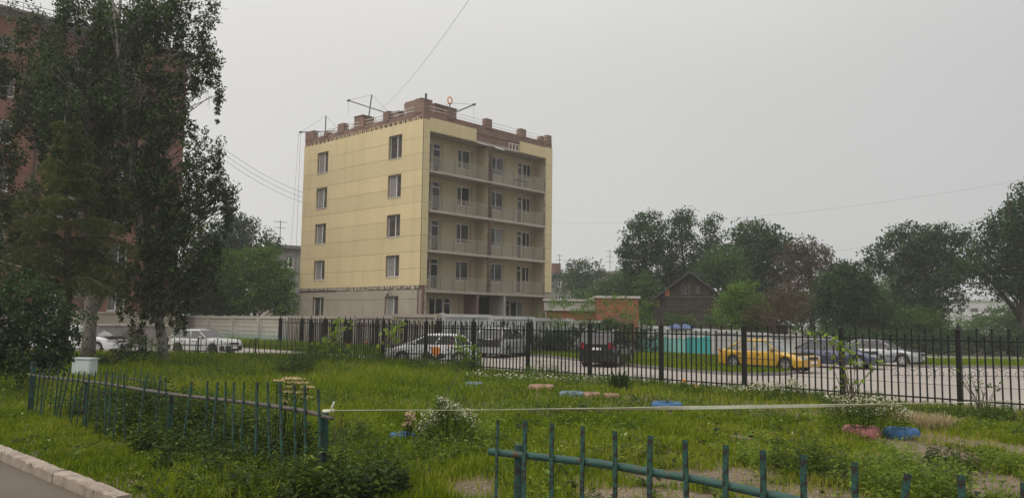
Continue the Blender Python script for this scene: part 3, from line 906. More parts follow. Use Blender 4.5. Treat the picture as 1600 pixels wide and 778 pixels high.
# small table of planks on a balcony
def BW(x, y, z):
    return Vector((OB.x, OB.y, 0)) + U * x + W * y + Vector((0, 0, z))
tp = BW(11.6, 0.45, slabz[3] + 0.095)
e = empty('trestle', tp, AZ, 'dark wooden trestle standing on the top right balcony', 'trestle')
mb = MB(); mb.box(-0.75, 0.75, -0.2, 0.2, 0.62, 0.67); mb.build('top', M['wood'], e)
for x in (-0.6, 0.6):
    mb = MB(); mb.tube([(x - .1, -.15, 0), (x, -.15, .62)], .025, 4); mb.tube([(x + .1, .15, 0), (x, .15, .62)], .025, 4); mb.build('leg', M['wood'], e)

# roof hoists, cables
def hoist(tip, back, mastf, mt, mr_, label, orange=False):
    e = empty('roof_hoist', BW(back[0], back[1], 17.5), AZ, label, 'hoist', 'hoists on the parapet')
    o = Vector((back[0], back[1], 17.5))
    T, Bk, mf, mtp = Vector(tip) - o, Vector(back) - o, Vector(mastf) - o, Vector(mt) - o
    mb = MB(); mb.tube([T, Bk], 0.055, 6); mb.build('beam', M['steel'], e)
    mb = MB(); mb.tube([mf, mtp], 0.05, 6); mb.tube([Bk, Bk * 1 - Vector((0, 0, Bk.z))], 0.05, 5); mb.build('mast', M['flower_orange'] if orange else M['steel'], e)
    mb = MB()
    if mr_: mb.tube([T, mtp, Bk], 0.012, 4)
    mb.tube([T, T - Vector((0, 0, 1.2))], 0.012, 4); mb.build('stay_wire', M['wire'], e)
    mb = MB(); mb.tube([T - Vector((.0, .12, 0)), T + Vector((0, .12, 0))], 0.1, 8); mb.build('pulley', M['steel'], e)
    return e
hoist((0.6, 18.2, 19.2), (0.6, 11.9, 18.35), (0.9, 14.6, 17.5), (0.9, 14.6, 20.2), True, 'left roof hoist with a grey beam over the far corner of the yellow block')
hoist((0.7, 10.9, 20.9), (0.7, 5.0, 18.7), (0.7, 8.2, 17.5), (0.7, 7.6, 20.8), True, 'middle roof hoist with a long tilted beam and crossed mast')
ho = hoist((5.6, 0.3, 19.7), (3.5, 3.8, 18.2), (4.1, 1.6, 17.5), (4.1, 1.6, 19.75), True, 'right roof hoist with an orange ringed post')
mb = MB()
for k in range(13):
    pass
rp = [Vector((0.6 + 0.24 * math.cos(a), -2.2, 2.45 + 0.3 * math.sin(a))) for a in [2 * PI * k / 12 for k in range(13)]]
mb.tube(rp, 0.05, 5); mb.build('ring', M['flower_orange'], ho)
pole = empty('roof_pole', BW(0.55, 0.45, 17.5), AZ, 'short dark pole on the near corner of the parapet', 'pole')
mb = MB(); mb.tube([(0, 0, 0), (0, 0, 2.0)], 0.04, 6); mb.tube([(0, 0, 1.55), (0.0, 0, 2.05)], 0.08, 6); mb.build('shaft', M['trim'], pole)
def wire(pts, label, r=0.012, sag=0.0, n=24, name='cable', group=None):
    pts = [Vector(p) for p in pts]
    o = pts[0].copy()
    q = []
    for i in range(n + 1):
        t = i / n
        q.append(pts[0].lerp(pts[1], t) - Vector((0, 0, 4 * sag * t * (1 - t))) - o)
    mb = MB(); mb.tube(q, r, 4)
    ob = mb.build(name, M['wire']); ob.location = o
    return tag(ob, label, 'cable', group)
wire([BW(0.7, 6.5, 19.3), D(750, -25, 30)], 'thin cable rising from the yellow roof to the top of the picture', 0.008, .5)
wire([BW(0.6, 18.2, 19.2), BW(0.6, 18.2, 4)], 'hoist rope hanging down past the far corner of the yellow block', 0.012)
wire([BW(0.5, 18.35, 19.2), BW(0.4, 19.2, 1)], 'second thin hoist rope beside the far corner of the yellow block', 0.009)
for k, (dy, lb) in enumerate([(0, 'uppermost of the three service cables between brick house and yellow block'), (9, 'middle one of the three service cables between brick house and yellow block'), (18, 'lowest of the three service cables between brick house and yellow block')]):
    wire([D(270, 165 + dy, 64), BW(0.0, LY, 13.3 - k * 0.45)], lb, 0.014, 0.8, group='service cables from the brick house')
wire([D(860, 347, 95), D(1700, 262, 60)], 'faint long cable crossing the sky right of the yellow block', 0.006, 1.5)
wire([D(1230, 397, 90), D(1640, 305, 55)], 'faint short cable running into the big right tree', 0.007, 1.0)

# ================================================================== brick house on the left
o0 = D(0, 489, 57.0); o0.z = 0
bh = empty('brick_house', o0, AZ, 'tall dark red brick house behind the birches with pale plinth', 'building')
x0, x1 = -9.0, 12.5
HZ = 23.4
bops = []
cols = [-0.7 - 4.1, -0.7, 3.5, 7.8]
bwin = []
for ci, cx in enumerate(cols):
    zs = [17.6, 20.95, 14.2, 10.8, 7.4, 2.5 + 0.0] if ci < 2 else [2.45, 5.9, 9.3, 12.7, 16.1, 19.5]
    for z in zs:
        hgt = 1.75 if z < 17 else (2.15 if z < 20 else 1.0)
        bwin.append((cx - 0.65, cx + 0.65, z, z + hgt))
mb = MB(); wallbox(mb, 'x', 0.0, 0.5, x0, x1, 2.35, HZ, bwin)
wallbox(mb, 'y', x1 - 0.5, x1, 0.5, 14, 0, HZ); wallbox(mb, 'x', 14, 14.5, x0, x1, 0, HZ)
mb.build('wall', M['brick_red'], bh)
mb = MB(); mb.box(x0, x1 + 0.05, -0.08, 0.5, 0, 2.35); mb.box(x0, x1 + .08, -0.14, -0.07, 2.2, 2.38); mb.build('plinth', M['orange_wall'] if False else M['beige'], bh)
for (a, b, c, d) in bwin:
    window(bh, 'x', 0.0, -1, a, b, c, d, (0.5,), 0.12, panes=['curtain' if random.random() < .4 else 'glass', 'glass'], reveal=False)
mb = MB()
for k, (dd, zz) in enumerate([(0.15, 0), (0.3, 0.18), (0.75, 0.36)]): mb.box(x0, x1 + dd, -dd, 14.5, HZ + zz, HZ + zz + 0.178)
mb.build('cornice', M['kerb_far'], bh)
mb = MB(); mb.add([(x0, -0.7, HZ + .55), (x1 + .7, -0.7, HZ + .55), (x1 + .7, 14.5, HZ + .55), (x0, 14.5, HZ + .55), (x0, 7, HZ + 3.0), (x1 - 4, 7, HZ + 3.0)], [(0, 1, 5, 4), (1, 2, 5), (2, 3, 4, 5)])
mb.build('roof', M['roof'], bh)
mb = MB()
for x in range(int(x0) + 1, int(x1) + 1): mb.tube([(x, -0.6, HZ + .5), (x, -0.6, HZ + 1.1)], .02, 4)
mb.tube([(x0, -.6, HZ + 1.1), (x1, -.6, HZ + 1.1)], .02, 4); mb.tube([(x0, -.6, HZ + .8), (x1, -.6, HZ + .8)], .02, 4)
mb.build('roof_railing', M['steel'], bh)
mb = MB(); mb.tube([(1.5, -0.12, 0), (1.5, -0.12, HZ)], 0.07, 6); mb.build('downpipe', M['wood'], bh)

# ================================================================== grey panel block peeping out behind the yellow one (left)
o0 = D(437, 489, 104); o0.z = 0
gb = empty('grey_block', o0, AZ - 0.3, 'distant grey brick apartment block showing left of the yellow block', 'building')
zt = D(437, 383, 104).z
ws = []
for fl in range(5):
    for cx in (1.0, 3.6, 6.2, 9.0):
        ws.append((cx - 0.75 if fl != 9 else cx, cx + 0.55, zt - 3.0 - fl * 3.1 + 0.1, zt - 1.45 - fl * 3.1))
ws = [q for q in ws if q[2] > 0.5]
mb = MB(); wallbox(mb, 'x', 0, 0.4, -0.5, 30, 0, zt - 0.4, ws); wallbox(mb, 'y', -0.5, -0.1, 0.4, 12, 0, zt - 0.4); mb.build('wall', M['brick_grey'], gb)
mb = MB(); mb.box(-0.9, 30, -0.5, 12, zt - 0.4, zt); mb.build('roof', M['kerb_far'], gb)
for q in ws: window(gb, 'x', 0, -1, q[0], q[1], q[2], q[3], (0.5,), 0.1, panes=['curtain', 'glass'], reveal=False, fw=0.12)
mb = MB(); mb.box(-0.3, 0.7, -0.9, 0, zt - 7.2, zt - 6.1)
mb.build('balcony', M['wood'], gb)
def antenna(px, py0, py1, dep, label, bars=2):
    a, b = D(px, py0, dep), D(px, py1, dep)
    e = empty('television_antenna', a, 0.5, label, 'antenna', 'roof antennas')
    h = b.z - a.z
    mb = MB(); mb.tube([(0, 0, 0), (0, 0, h)], 0.05, 5); mb.build('mast', M['steel'], e)
    for k in range(bars):
        z = h * (0.93 - 0.22 * k)
        mb = MB(); mb.tube([(-0.9 + .2 * k, 0, z), (0.9 - .2 * k, 0.2, z)], 0.03, 4)
        for q in range(5): mb.tube([(-0.7 + q * .35, -.25, z), (-0.7 + q * .35, .35, z)], 0.02, 4)
        mb.build('cross_bar', M['steel'], e)
    return e
antenna(437, 385, 344, 104.5, 'tall television antenna on the grey block left of the yellow building')

# ================================================================== long low far block right of the yellow building
o0 = D(840, 499, 150); o0.z = 0
fb = empty('long_grey_block', o0, math.radians(6), 'distant flat roofed grey block right of the yellow building', 'building')
zt = D(900, 427, 150).z
ws = [(0.8 + 2.4 * k, 2.0 + 2.4 * k, zt - 2.6 - 3 * f, zt - 1.0 - 3 * f) for k in range(7) for f in range(3)]
mb = MB(); wallbox(mb, 'x', 0, 0.4, -1, 18, 0, zt - 0.6, ws); mb.box(17.6, 18, .4, 12, 0, zt - 0.6); mb.build('wall', M['brick_grey'], fb)
mb = MB(); mb.box(-1.5, 18.5, -0.8, 12, zt - 0.6, zt); mb.build('roof', M['steel'], fb)
for q in ws: window(fb, 'x', 0, -1, q[0], q[1], q[2], q[3], (0.5,), 0.1, reveal=False, fw=0.15, sill=False)
mb = MB(); mb.box(3.0, 4.6, 2, 4, zt, zt + 2.0); mb.build('chimney', M['brick_red'], fb)
mb = MB(); mb.box(6.3, 7.2, 2, 4, zt, zt + 1.1); mb.build('chimney', M['brick_red'], fb)
antenna(874, 428, 397, 151, 'left antenna of two beside the hazy tree right of the yellow block', 2)
antenna(953, 428, 390, 148, 'antenna in front of the poplars with three crossbars', 3)
o0 = D(930, 499, 145); o0.z = 0
e = empty('shed_roof', o0, 0.1, 'distant flat grey roof between the hazy tree and the poplars', 'building')
zt = D(950, 424, 145).z
mb = MB(); mb.box(0, 6, 0, 8, 0, zt - .5); mb.build('wall', M['brick_grey'], e)
mb = MB(); mb.box(-.4, 6.4, -.4, 8, zt - .5, zt); mb.build('roof', M['kerb_far'], e)

# pale industrial building far behind the right hand trees
o0 = D(1462, 506, 190); o0.z = 0
wb = empty('pale_factory', o0, math.radians(-4), 'pale long building glimpsed through the gap between the right trees', 'building')
zt = D(1520, 471, 190).z
ws = [(2.0 + 3.0 * k, 4.0 + 3.0 * k, zt - 2.6 - 2.9 * f, zt - 1.5 - 2.9 * f) for k in range(8) for f in range(2)]
mb = MB(); wallbox(mb, 'x', 0, 0.5, 0, 27, 0, zt, ws); mb.box(26.6, 27, .5, 14, 0, zt); mb.build('wall', M['wall_white'], wb)
mb = MB(); mb.box(-.3, 27.3, -.3, 14, zt, zt + .4); mb.box(-.3, 27.3, -.2, 0, zt - 3.6, zt - 3.3); mb.build('cornice', M['concrete'], wb)
for q in ws: window(wb, 'x', 0, -1, q[0], q[1], q[2], q[3], (), 0.1, reveal=False, fw=0.1, sill=False)

# ================================================================== orange plastered utility building
a = D(932, 500, 62); b = D(998, 500, 61.9)
e = empty('orange_outbuilding', (a.x, a.y, 0), math.atan2(b.y - a.y, b.x - a.x), 'flat roofed orange utility building with grey fascia beyond the fence', 'building')
zt = D(932, 463, 62).z
wd = math.hypot(b.x - a.x, b.y - a.y)
mb = MB(); mb.box(0, wd, 0, 7, 0, zt - 0.12); mb.build('wall', M['orange_wall'], e)
mb = MB(); mb.box(-0.12, wd + .12, -0.12, 7.1, zt - 0.12, zt + 0.06); mb.build('roof', M['path'], e)
mb = MB(); mb.box(wd - 2.3, wd - .5, -0.03, 0, 0.9, zt - 1.4); mb.build('patched_opening', M['brick_red'], e)
mb = MB(); mb.box(-3.7, -0.02, 1.2, 7, 0, 2.9); mb.build('side_wall', M['orange_wall'], e)
z2 = zt - 0.35
mb = MB()
for k in range(4): mb.box(-4.0, -0.02, 0.95 + 0.02 * k, 7.05, 2.9 + k * (z2 - 2.9) / 4 + .01, 2.9 + (k + 1) * (z2 - 2.9) / 4)
mb.build('fascia', M['concrete'], e)
mb = MB(); mb.box(-4.1, -0.005, 0.8, 7.1, z2, z2 + 0.14); mb.build('side_roof', M['path'], e)

# ================================================================== old wooden house
a = D(1020, 500, 74.5); b = D(1136, 500, 73.3)
wh = empty('wooden_house', (a.x, a.y, 0), math.atan2(b.y - a.y, b.x - a.x), 'old dark timber house with a gabled front half hidden by trees', 'house')
wd = math.hypot(b.x - a.x, b.y - a.y)
ze = D(1018, 467, 74.5).z
zr = D(1075, 424, 74).z
xm = wd / 2
random.seed(21)
mb = MB()
mb.add([(0, 0, 0), (wd, 0, 0), (wd, 0, ze), (xm, 0, zr - .15), (0, 0, ze), (0, 9, 0), (wd, 9, 0), (wd, 9, ze), (xm, 9, zr - .15), (0, 9, ze)],
       [(0, 1, 2, 3, 4), (9, 8, 7, 6, 5), (0, 4, 9, 5), (1, 6, 7, 2)])
mb.build('wall', M['wood'], wh)
mb = MB()
z = 0.1
while z < ze + 0.1:
    mb.box(-0.03, wd + .03, -0.05 - random.uniform(0, .03), -0.004, z, z + 0.19); z += 0.215
tag(mb.build('log_courses', M['wood'], wh), kind='stuff')
mb = MB()
x = 0.1
while x < wd - .1:
    h_ = ze + (zr - ze) * (1 - abs(x - xm) / xm) - 0.2
    if h_ > ze + .5: mb.box(x, x + .17, -0.06 - random.uniform(0, .02), -0.004, ze + .35, h_)
    x += 0.195
tag(mb.build('gable_boards', M['wood'], wh), kind='stuff')
mb = MB(); mb.box(-0.2, wd + .2, -0.16, -0.0, ze + .12, ze + .3); mb.box(-.1, wd + .1, -.12, 0, ze - .95, ze - .85); mb.build('belt_board', M['woodroof'], wh)
def slope(xa, za, xb, zb_):
    mb = MB()
    mb.add([(xa, -0.7, za), (xb, -0.7, zb_), (xb, 9.4, zb_), (xa, 9.4, za), (xa, -0.7, za - .16), (xb, -0.7, zb_ - .16), (xb, 9.4, zb_ - .16), (xa, 9.4, za - .16)],
           [(0, 1, 2, 3), (7, 6, 5, 4), (0, 4, 5, 1), (1, 5, 6, 2), (3, 2, 6, 7), (0, 3, 7, 4)])
    return mb.build('roof_slope', M['woodroof'], wh)
k = (zr - ze) / xm
slope(-0.6, ze - .6 * k, xm, zr); slope(xm + .01, zr, wd + .6, ze - .6 * k)
def hw(px0, px1, py0, py1, m, nm='window'):
    def lx(px):  # place along the front
        d = ray(px, 470); n = Vector((-(b.y - a.y), b.x - a.x, 0)); t = (a.x * n.x + a.y * n.y) / (d.x * n.x + d.y * n.y)
        p = Vector((d.x * t, d.y * t)); return (p - a.xy).length, t * d.y
    xa, dp = lx(px0); xb, _ = lx(px1)
    za, zb_ = D(px0, py1, dp).z, D(px0, py0, dp).z
    if m == 'plywood':
        mb = MB(); mb.box(xa, xb, -0.14, -0.06, za, zb_); return mb.build('boarded_window', M[m], wh)
    window(wh, 'x', -0.17, -1, xa, xb, za, zb_, (0.5,), 0.0, panes=['glass_dark', 'glass_dark'], reveal=False, fw=0.12, sill=True, fm='oldpipe')
hw(1039, 1046, 452, 463, 'plywood')
hw(1064, 1078, 444, 460, 'glass'); hw(1087, 1094, 447, 459, 'glass'); hw(1123, 1128, 453, 463, 'glass')
# half hidden roof to the right
a2 = D(1365, 500, 82); e = empty('low_shed', (a2.x, a2.y, 0), 0.25, 'low shed with a pale corrugated roof among the bushes right of the dark bush', 'shed')
zr2 = D(1395, 474, 82).z
mb = MB(); mb.box(0, 4.2, 0, 5, 0, zr2 - 1.0); mb.build('wall', M['wood'], e)
mb = MB(); mb.add([(-1.2, -.5, zr2 - .1), (2.2, -.5, zr2), (4.9, -.5, zr2 - .75), (4.9, 5, zr2 - .75), (2.2, 5, zr2), (-1.2, 5, zr2 - .1), (-1.2, -.5, zr2 - .25), (2.2, -.5, zr2 - .15), (4.9, -.5, zr2 - .9)], [(0, 1, 4, 5), (1, 2, 3, 4), (0, 6, 7, 1), (1, 7, 8, 2)])
mb.build('roof', M['woodroof'], e)
# shed wall behind yellow car (grey-brown)
a3 = D(1165, 500, 60); e = empty('brown_shed', (a3.x, a3.y, 0), -0.2, 'small grey brown shed behind the yellow car', 'shed')
mb = MB(); mb.box(0, 3.0, 0, 3, 0, 2.0); mb.build('wall', M['wood'], e)
mb = MB(); mb.box(-.2, 3.2, -.2, 3.2, 2.0, 2.12); mb.build('roof', M['woodroof'], e)

# ================================================================== trees
def lobe(px, py, dep, rpx, rpy, dd=None):
    """an ellipsoid of foliage seen at a pixel, real size from its depth"""
    c = D(px, py, dep)
    rx, rz = rpx * dep / F, rpy * dep / F
    return (c.x, c.y, c.z, rx, dd or (rx + rz) / 2, rz)
def bgtree(px, dep, lobes, mat, label, leaf, per, spacing, rad, name='tree', cat='tree', seed=0, r0=0.22, group='trees and shrubs behind the parking area', gap=0.12, bark='bark', twigs=1):
    c = D(px, 500, dep)
    L = [lobe(a, b, dep + (q[0] if q else 0), rx * 1.2, ry * 1.14) for a, b, rx, ry, *q in lobes]
    return tree(name, (c.x, c.y, 0), L, spacing * .74, rad, int(per * .8), leaf * 1.1, mat, label, cat, group, r0, bark, seed, gap - .28, twigs=twigs, shell=.2)
# right background
bgtree(1012, 88, [(1010, 372, 30, 36), (995, 410, 26, 30), (1020, 430, 30, 34), (1000, 350, 14, 16), (978, 395, 12, 14), (1005, 462, 34, 34)], 'tree_dark', 'leftmost tall hazy poplar behind the wooden house', 0.27, 26, 1.05, 0.8, 'poplar_tree', seed=1, r0=0.35)
bgtree(1070, 90, [(1066, 362, 18, 32), (1060, 400, 30, 36), (1075, 345, 12, 17), (1068, 440, 30, 30), (1060, 470, 34, 30)], 'tree_dark', 'middle tall poplar directly above the timber gable', 0.27, 26, 1.05, 0.8, 'poplar_tree', seed=2, r0=0.35)
bgtree(1112, 92, [(1110, 366, 16, 24), (1105, 400, 24, 30), (1095, 430, 26, 26), (1116, 346, 8, 10)], 'tree_dark', 'third poplar with a thin tip just right of the timber gable', 0.27, 26, 1.05, 0.75, 'poplar_tree', seed=3, r0=0.3)
bgtree(1185, 84, [(1180, 380, 38, 30), (1165, 410, 36, 32), (1205, 400, 36, 36), (1175, 362, 24, 14), (1190, 445, 44, 30), (1190, 480, 50, 26), (1150, 455, 30, 30)], 'tree_dark', 'rounded dark green tree above the brown bush', 0.27, 26, 1.05, 0.85, 'elm_tree', seed=4, r0=0.35)
bgtree(1268, 80, [(1268, 405, 30, 32), (1245, 415, 30, 34), (1285, 430, 22, 34), (1250, 392, 20, 16), (1262, 450, 34, 30), (1270, 485, 40, 24)], 'tree_brown', 'olive brown thinning tree right of the rounded dark tree', 0.24, 22, 1.1, 0.7, 'maple_tree', seed=5, r0=0.3, gap=0.3)
bgtree(1122, 78, [(1125, 410, 30, 22), (1105, 432, 26, 26), (1140, 430, 26, 30)], 'tree_mid', 'mid green leafy tree leaning over the roof of the wooden house', 0.24, 26, 0.95, 0.7, 'maple_tree', seed=6)
bgtree(1165, 58, [(1160, 470, 28, 26), (1145, 490, 22, 22), (1178, 488, 24, 24), (1162, 455, 16, 12)], 'tree_light', 'bright green bushy tree beside the wooden house', 0.17, 30, 0.62, 0.5, 'young_tree', seed=7, r0=0.12)
bgtree(1205, 56, [(1215, 480, 34, 24), (1195, 495, 26, 18), (1240, 470, 26, 24), (1232, 455, 20, 16)], 'tree_brown', 'brown withered bush with bare twigs behind the yellow car', 0.13, 16, 0.62, 0.45, 'withered_bush', 'bush', seed=8, r0=0.12, gap=0.4, bark='twig', twigs=4)
bgtree(1322, 66, [(1318, 450, 34, 34), (1300, 475, 30, 34), (1340, 478, 32, 34), (1322, 425, 18, 12), (1345, 440, 16, 18)], 'tree_dark', 'dense very dark bushy tree in front of the shed', 0.2, 34, 0.72, 0.6, 'bushy_tree', seed=9, r0=0.2, gap=0.0)
bgtree(1380, 70, [(1382, 492, 26, 24), (1362, 480, 20, 20), (1400, 500, 22, 18), (1372, 462, 14, 10)], 'tree_mid', 'mid green shrub between the dark bushy tree and the shed', 0.18, 30, 0.7, 0.5, 'shrub', 'bush', seed=10, r0=0.1)
bgtree(1405, 110, [(1385, 440, 34, 26), (1400, 420, 26, 22), (1380, 465, 30, 22)], 'tree_mid', 'pale hazy tree seen left of the big maple', 0.3, 24, 1.4, 1.0, 'hazy_tree', seed=11)
bgtree(1450, 74, [(1425, 385, 38, 28), (1395, 400, 34, 24), (1460, 380, 36, 26), (1490, 395, 34, 34), (1440, 420, 44, 30), (1480, 430, 34, 26), (1450, 460, 44, 30), (1410, 365, 20, 10), (1375, 412, 20, 12), (1440, 485, 40, 26)], 'tree_dark', 'big broad maple right of centre with sky showing through', 0.26, 26, 1.0, 0.8, 'maple_tree', seed=12, r0=0.4, gap=0.08, twigs=2)
bgtree(1600, 60, [(1590, 345, 34, 30), (1560, 375, 34, 28), (1600, 385, 40, 34), (1545, 410, 30, 22), (1585, 425, 40, 26), (1570, 450, 34, 18), (1612, 450, 30, 22), (1630, 340, 44, 60), (1640, 420, 50, 50), (1520, 425, 22, 14)], 'tree_dark', 'tallest dark tree at the right edge of the picture', 0.22, 26, 0.85, 0.68, 'maple_tree', seed=13, r0=0.4, gap=0.06, twigs=2)
bgtree(1575, 88, [(1575, 500, 32, 22), (1600, 495, 30, 24), (1550, 515, 24, 16), (1630, 500, 34, 30)], 'tree_mid', 'hazy bush mass under the tallest right tree', 0.26, 26, 1.1, 0.75, 'hazy_bush', 'bush', seed=14, r0=0.15)
bgtree(1440, 66, [(1430, 505, 26, 22), (1455, 510, 24, 20), (1410, 512, 20, 18), (1475, 520, 22, 16), (1412, 528, 24, 14)], 'tree_mid', 'leafy shrub under the big maple beyond the road', 0.19, 28, 0.72, 0.5, 'shrub', 'bush', seed=15, r0=0.1)
bgtree(912, 125, [(915, 425, 28, 16), (900, 440, 30, 20), (928, 445, 26, 22), (908, 412, 14, 6)], 'tree_dark', 'small hazy tree right of the yellow block in front of the far roof', 0.34, 24, 1.5, 1.1, 'hazy_tree', seed=16)
bgtree(950, 98, [(955, 455, 26, 26), (935, 470, 24, 20), (975, 440, 26, 26), (985, 470, 26, 28), (900, 462, 26, 14)], 'tree_mid', 'mid green tree mass behind the orange outbuilding', 0.28, 26, 1.2, 0.9, 'elm_tree', seed=17)
bgtree(1015, 76, [(1012, 475, 18, 28), (1008, 445, 16, 20), (1028, 492, 18, 16)], 'tree_mid', 'slim green tree between orange outbuilding and wooden house', 0.22, 28, 0.85, 0.6, 'young_tree', seed=18, r0=0.14)
bgtree(1085, 66, [(1070, 500, 14, 12), (1050, 498, 14, 10), (1110, 498, 16, 12)], 'tree_mid', 'low straggly growth in front of the wooden house', 0.17, 22, 0.7, 0.4, 'shrub', 'bush', seed=19, r0=0.06)
# left background, between the birches and the yellow block
bgtree(375, 92, [(370, 365, 32, 26), (345, 380, 34, 32), (395, 385, 24, 28), (372, 345, 20, 12), (340, 410, 40, 34)], 'tree_dark', 'tall hazy tree behind the bright trees left of the yellow block', 0.28, 26, 1.1, 0.85, 'elm_tree', seed=20, r0=0.3)
bgtree(428, 96, [(427, 378, 13, 10), (418, 390, 16, 12), (436, 392, 8, 8)], 'tree_dark', 'small dark treetop next to the left television antenna', 0.26, 24, 0.95, 0.7, 'tree', seed=21, r0=0.16)
bgtree(395, 72, [(380, 420, 36, 26), (415, 415, 32, 24), (430, 445, 28, 28), (395, 455, 40, 30), (360, 400, 18, 12), (440, 475, 26, 18), (405, 398, 22, 10)], 'tree_light', 'bright green maple thicket directly left of the yellow block', 0.22, 30, 0.85, 0.68, 'maple_tree', seed=22, r0=0.2, gap=0.05)
bgtree(345, 74, [(345, 440, 32, 34), (330, 470, 34, 24), (310, 450, 34, 40), (365, 475, 32, 20)], 'tree_mid', 'dull green tree behind the concrete wall right of the birches', 0.22, 30, 0.85, 0.68, 'maple_tree', seed=23, r0=0.2, gap=0.0)
# far-off wood closing the view between the nearer trees
def woods(spots, label):
    CC, RR = [], []
    for px0, px1, dep, top in spots:
        n = int((px1 - px0) * dep / F * 3.0)
        for k in range(n):
            px = px0 + (px1 - px0) * random.random()
            dd = dep * random.uniform(.94, 1.1)
            c = D(px, 500, dd)
            hh = (500 - top) / F * dep * (0.72 + .28 * math.sin(px * .05 + dep) + random.uniform(-.12, .12)) + 2
            for q in range(5):
                CC.append((c.x + random.gauss(0, .8), c.y + random.gauss(0, .8), random.uniform(.2, 1) * hh)); RR.append(1.15)
    P, t = clumps(np.array(CC), np.array(RR), 11)
    P[:, 2] = np.maximum(P[:, 2], .1)
    o = npmesh('far_woods', leafquads(P, .55, .6), 4, M['tree_mid'], None, t)
    return tag(o, kind='stuff')
random.seed(60)
woods([(880, 1010, 135, 455), (1000, 1250, 118, 432), (1230, 1420, 122, 436), (1350, 1492, 125, 450), (1500, 1720, 150, 484), (250, 470, 120, 440)], '')
# hedges beyond the road at the right edge and on the wall
def hedge(name, pts, hgt, thick, n_cl, per, leaf, rad, mat, label, cat='hedge', jitter=0.35, base=0.0):
    o = Vector((pts[0][0], pts[0][1], 0))
    e = empty(name, o, 0, label, cat)
    segs = [(Vector(a[:2]), Vector(b[:2])) for a, b in zip(pts, pts[1:])]
    ln = np.array([(b - a).length for a, b in segs]); ln = ln / ln.sum()
    si = RG.choice(len(segs), n_cl, p=ln)
    t = RG.uniform(0, 1, n_cl)
    A = np.array([[s[0].x, s[0].y] for s in segs]); B = np.array([[s[1].x, s[1].y] for s in segs])
    XY = A[si] + (B[si] - A[si]) * t[:, None] + RG.normal(size=(n_cl, 2)) * thick * 0.35
    hh = hgt * (0.8 + jitter * noise3(XY, 0.55, len(label)))
    Z = base + RG.uniform(0.03, 1, n_cl) ** 0.8 * hh
    C = np.column_stack([XY[:, 0] - o.x, XY[:, 1] - o.y, Z])
    P, tt = clumps(C, rad * RG.uniform(0.6, 1.2, n_cl), per)
    P[:, 2] = np.maximum(P[:, 2], base + 0.02)
    npmesh('foliage', leafquads(P, leaf, 0.55), 4, M[mat], e, tt)
    mb = MB()
    for k in range(max(4, n_cl // 40)):
        j = RG.integers(n_cl)
        mb.tube([(C[j, 0], C[j, 1], base), (C[j, 0] + .1, C[j, 1], Z[j])], [0.03, 0.01], 4)
    mb.build('stems', M['twig'], e)
    return e
hedge('hedge', [D(1300, 500, 60), D(1420, 500, 62), D(1620, 500, 60), D(1760, 500, 56)], 2.2, 2.0, 900, 26, 0.18, 0.5, 'tree_dark', 'long dark green hedge beyond the road on the right')
hedge('hedge', [D(1260, 500, 55), D(1350, 500, 57)], 1.9, 1.6, 260, 26, 0.16, 0.45, 'tree_dark', 'dark low thicket right behind the blue and silver cars')
hedge('ivy_hedge', [(1.6, 51.6), (4.8, 51.2), (8.8, 52.6)], 2.35, 1.1, 420, 32, 0.13, 0.36, 'tree_dark', 'dark creeper covered hedge behind the black car')
hedge('wall_shrub', [(2.2, 53.2), (5.5, 53.0), (9.3, 54.6)], 3.3, 1.2, 170, 22, 0.14, 0.4, 'tree_light', 'loose yellow green shrub tops rising over the creeper hedge', 'shrub', base=0.8)
for k, (px, dep, hh) in enumerate([(1464, 54.5, 1.8), (1596, 53, 2.2)]):
    c = D(px, 500, dep)
    tree('thuja_bush', (c.x, c.y, 0), [(c.x, c.y, hh * .5, .45, .45, hh * .5)], 0.25, 0.2, 22, 0.1, 'tree_dark', ['small dark conical bush on the verge, left of the two', 'dark conical bush on the verge at the right picture edge'][k], 'bush', None, 0.05)

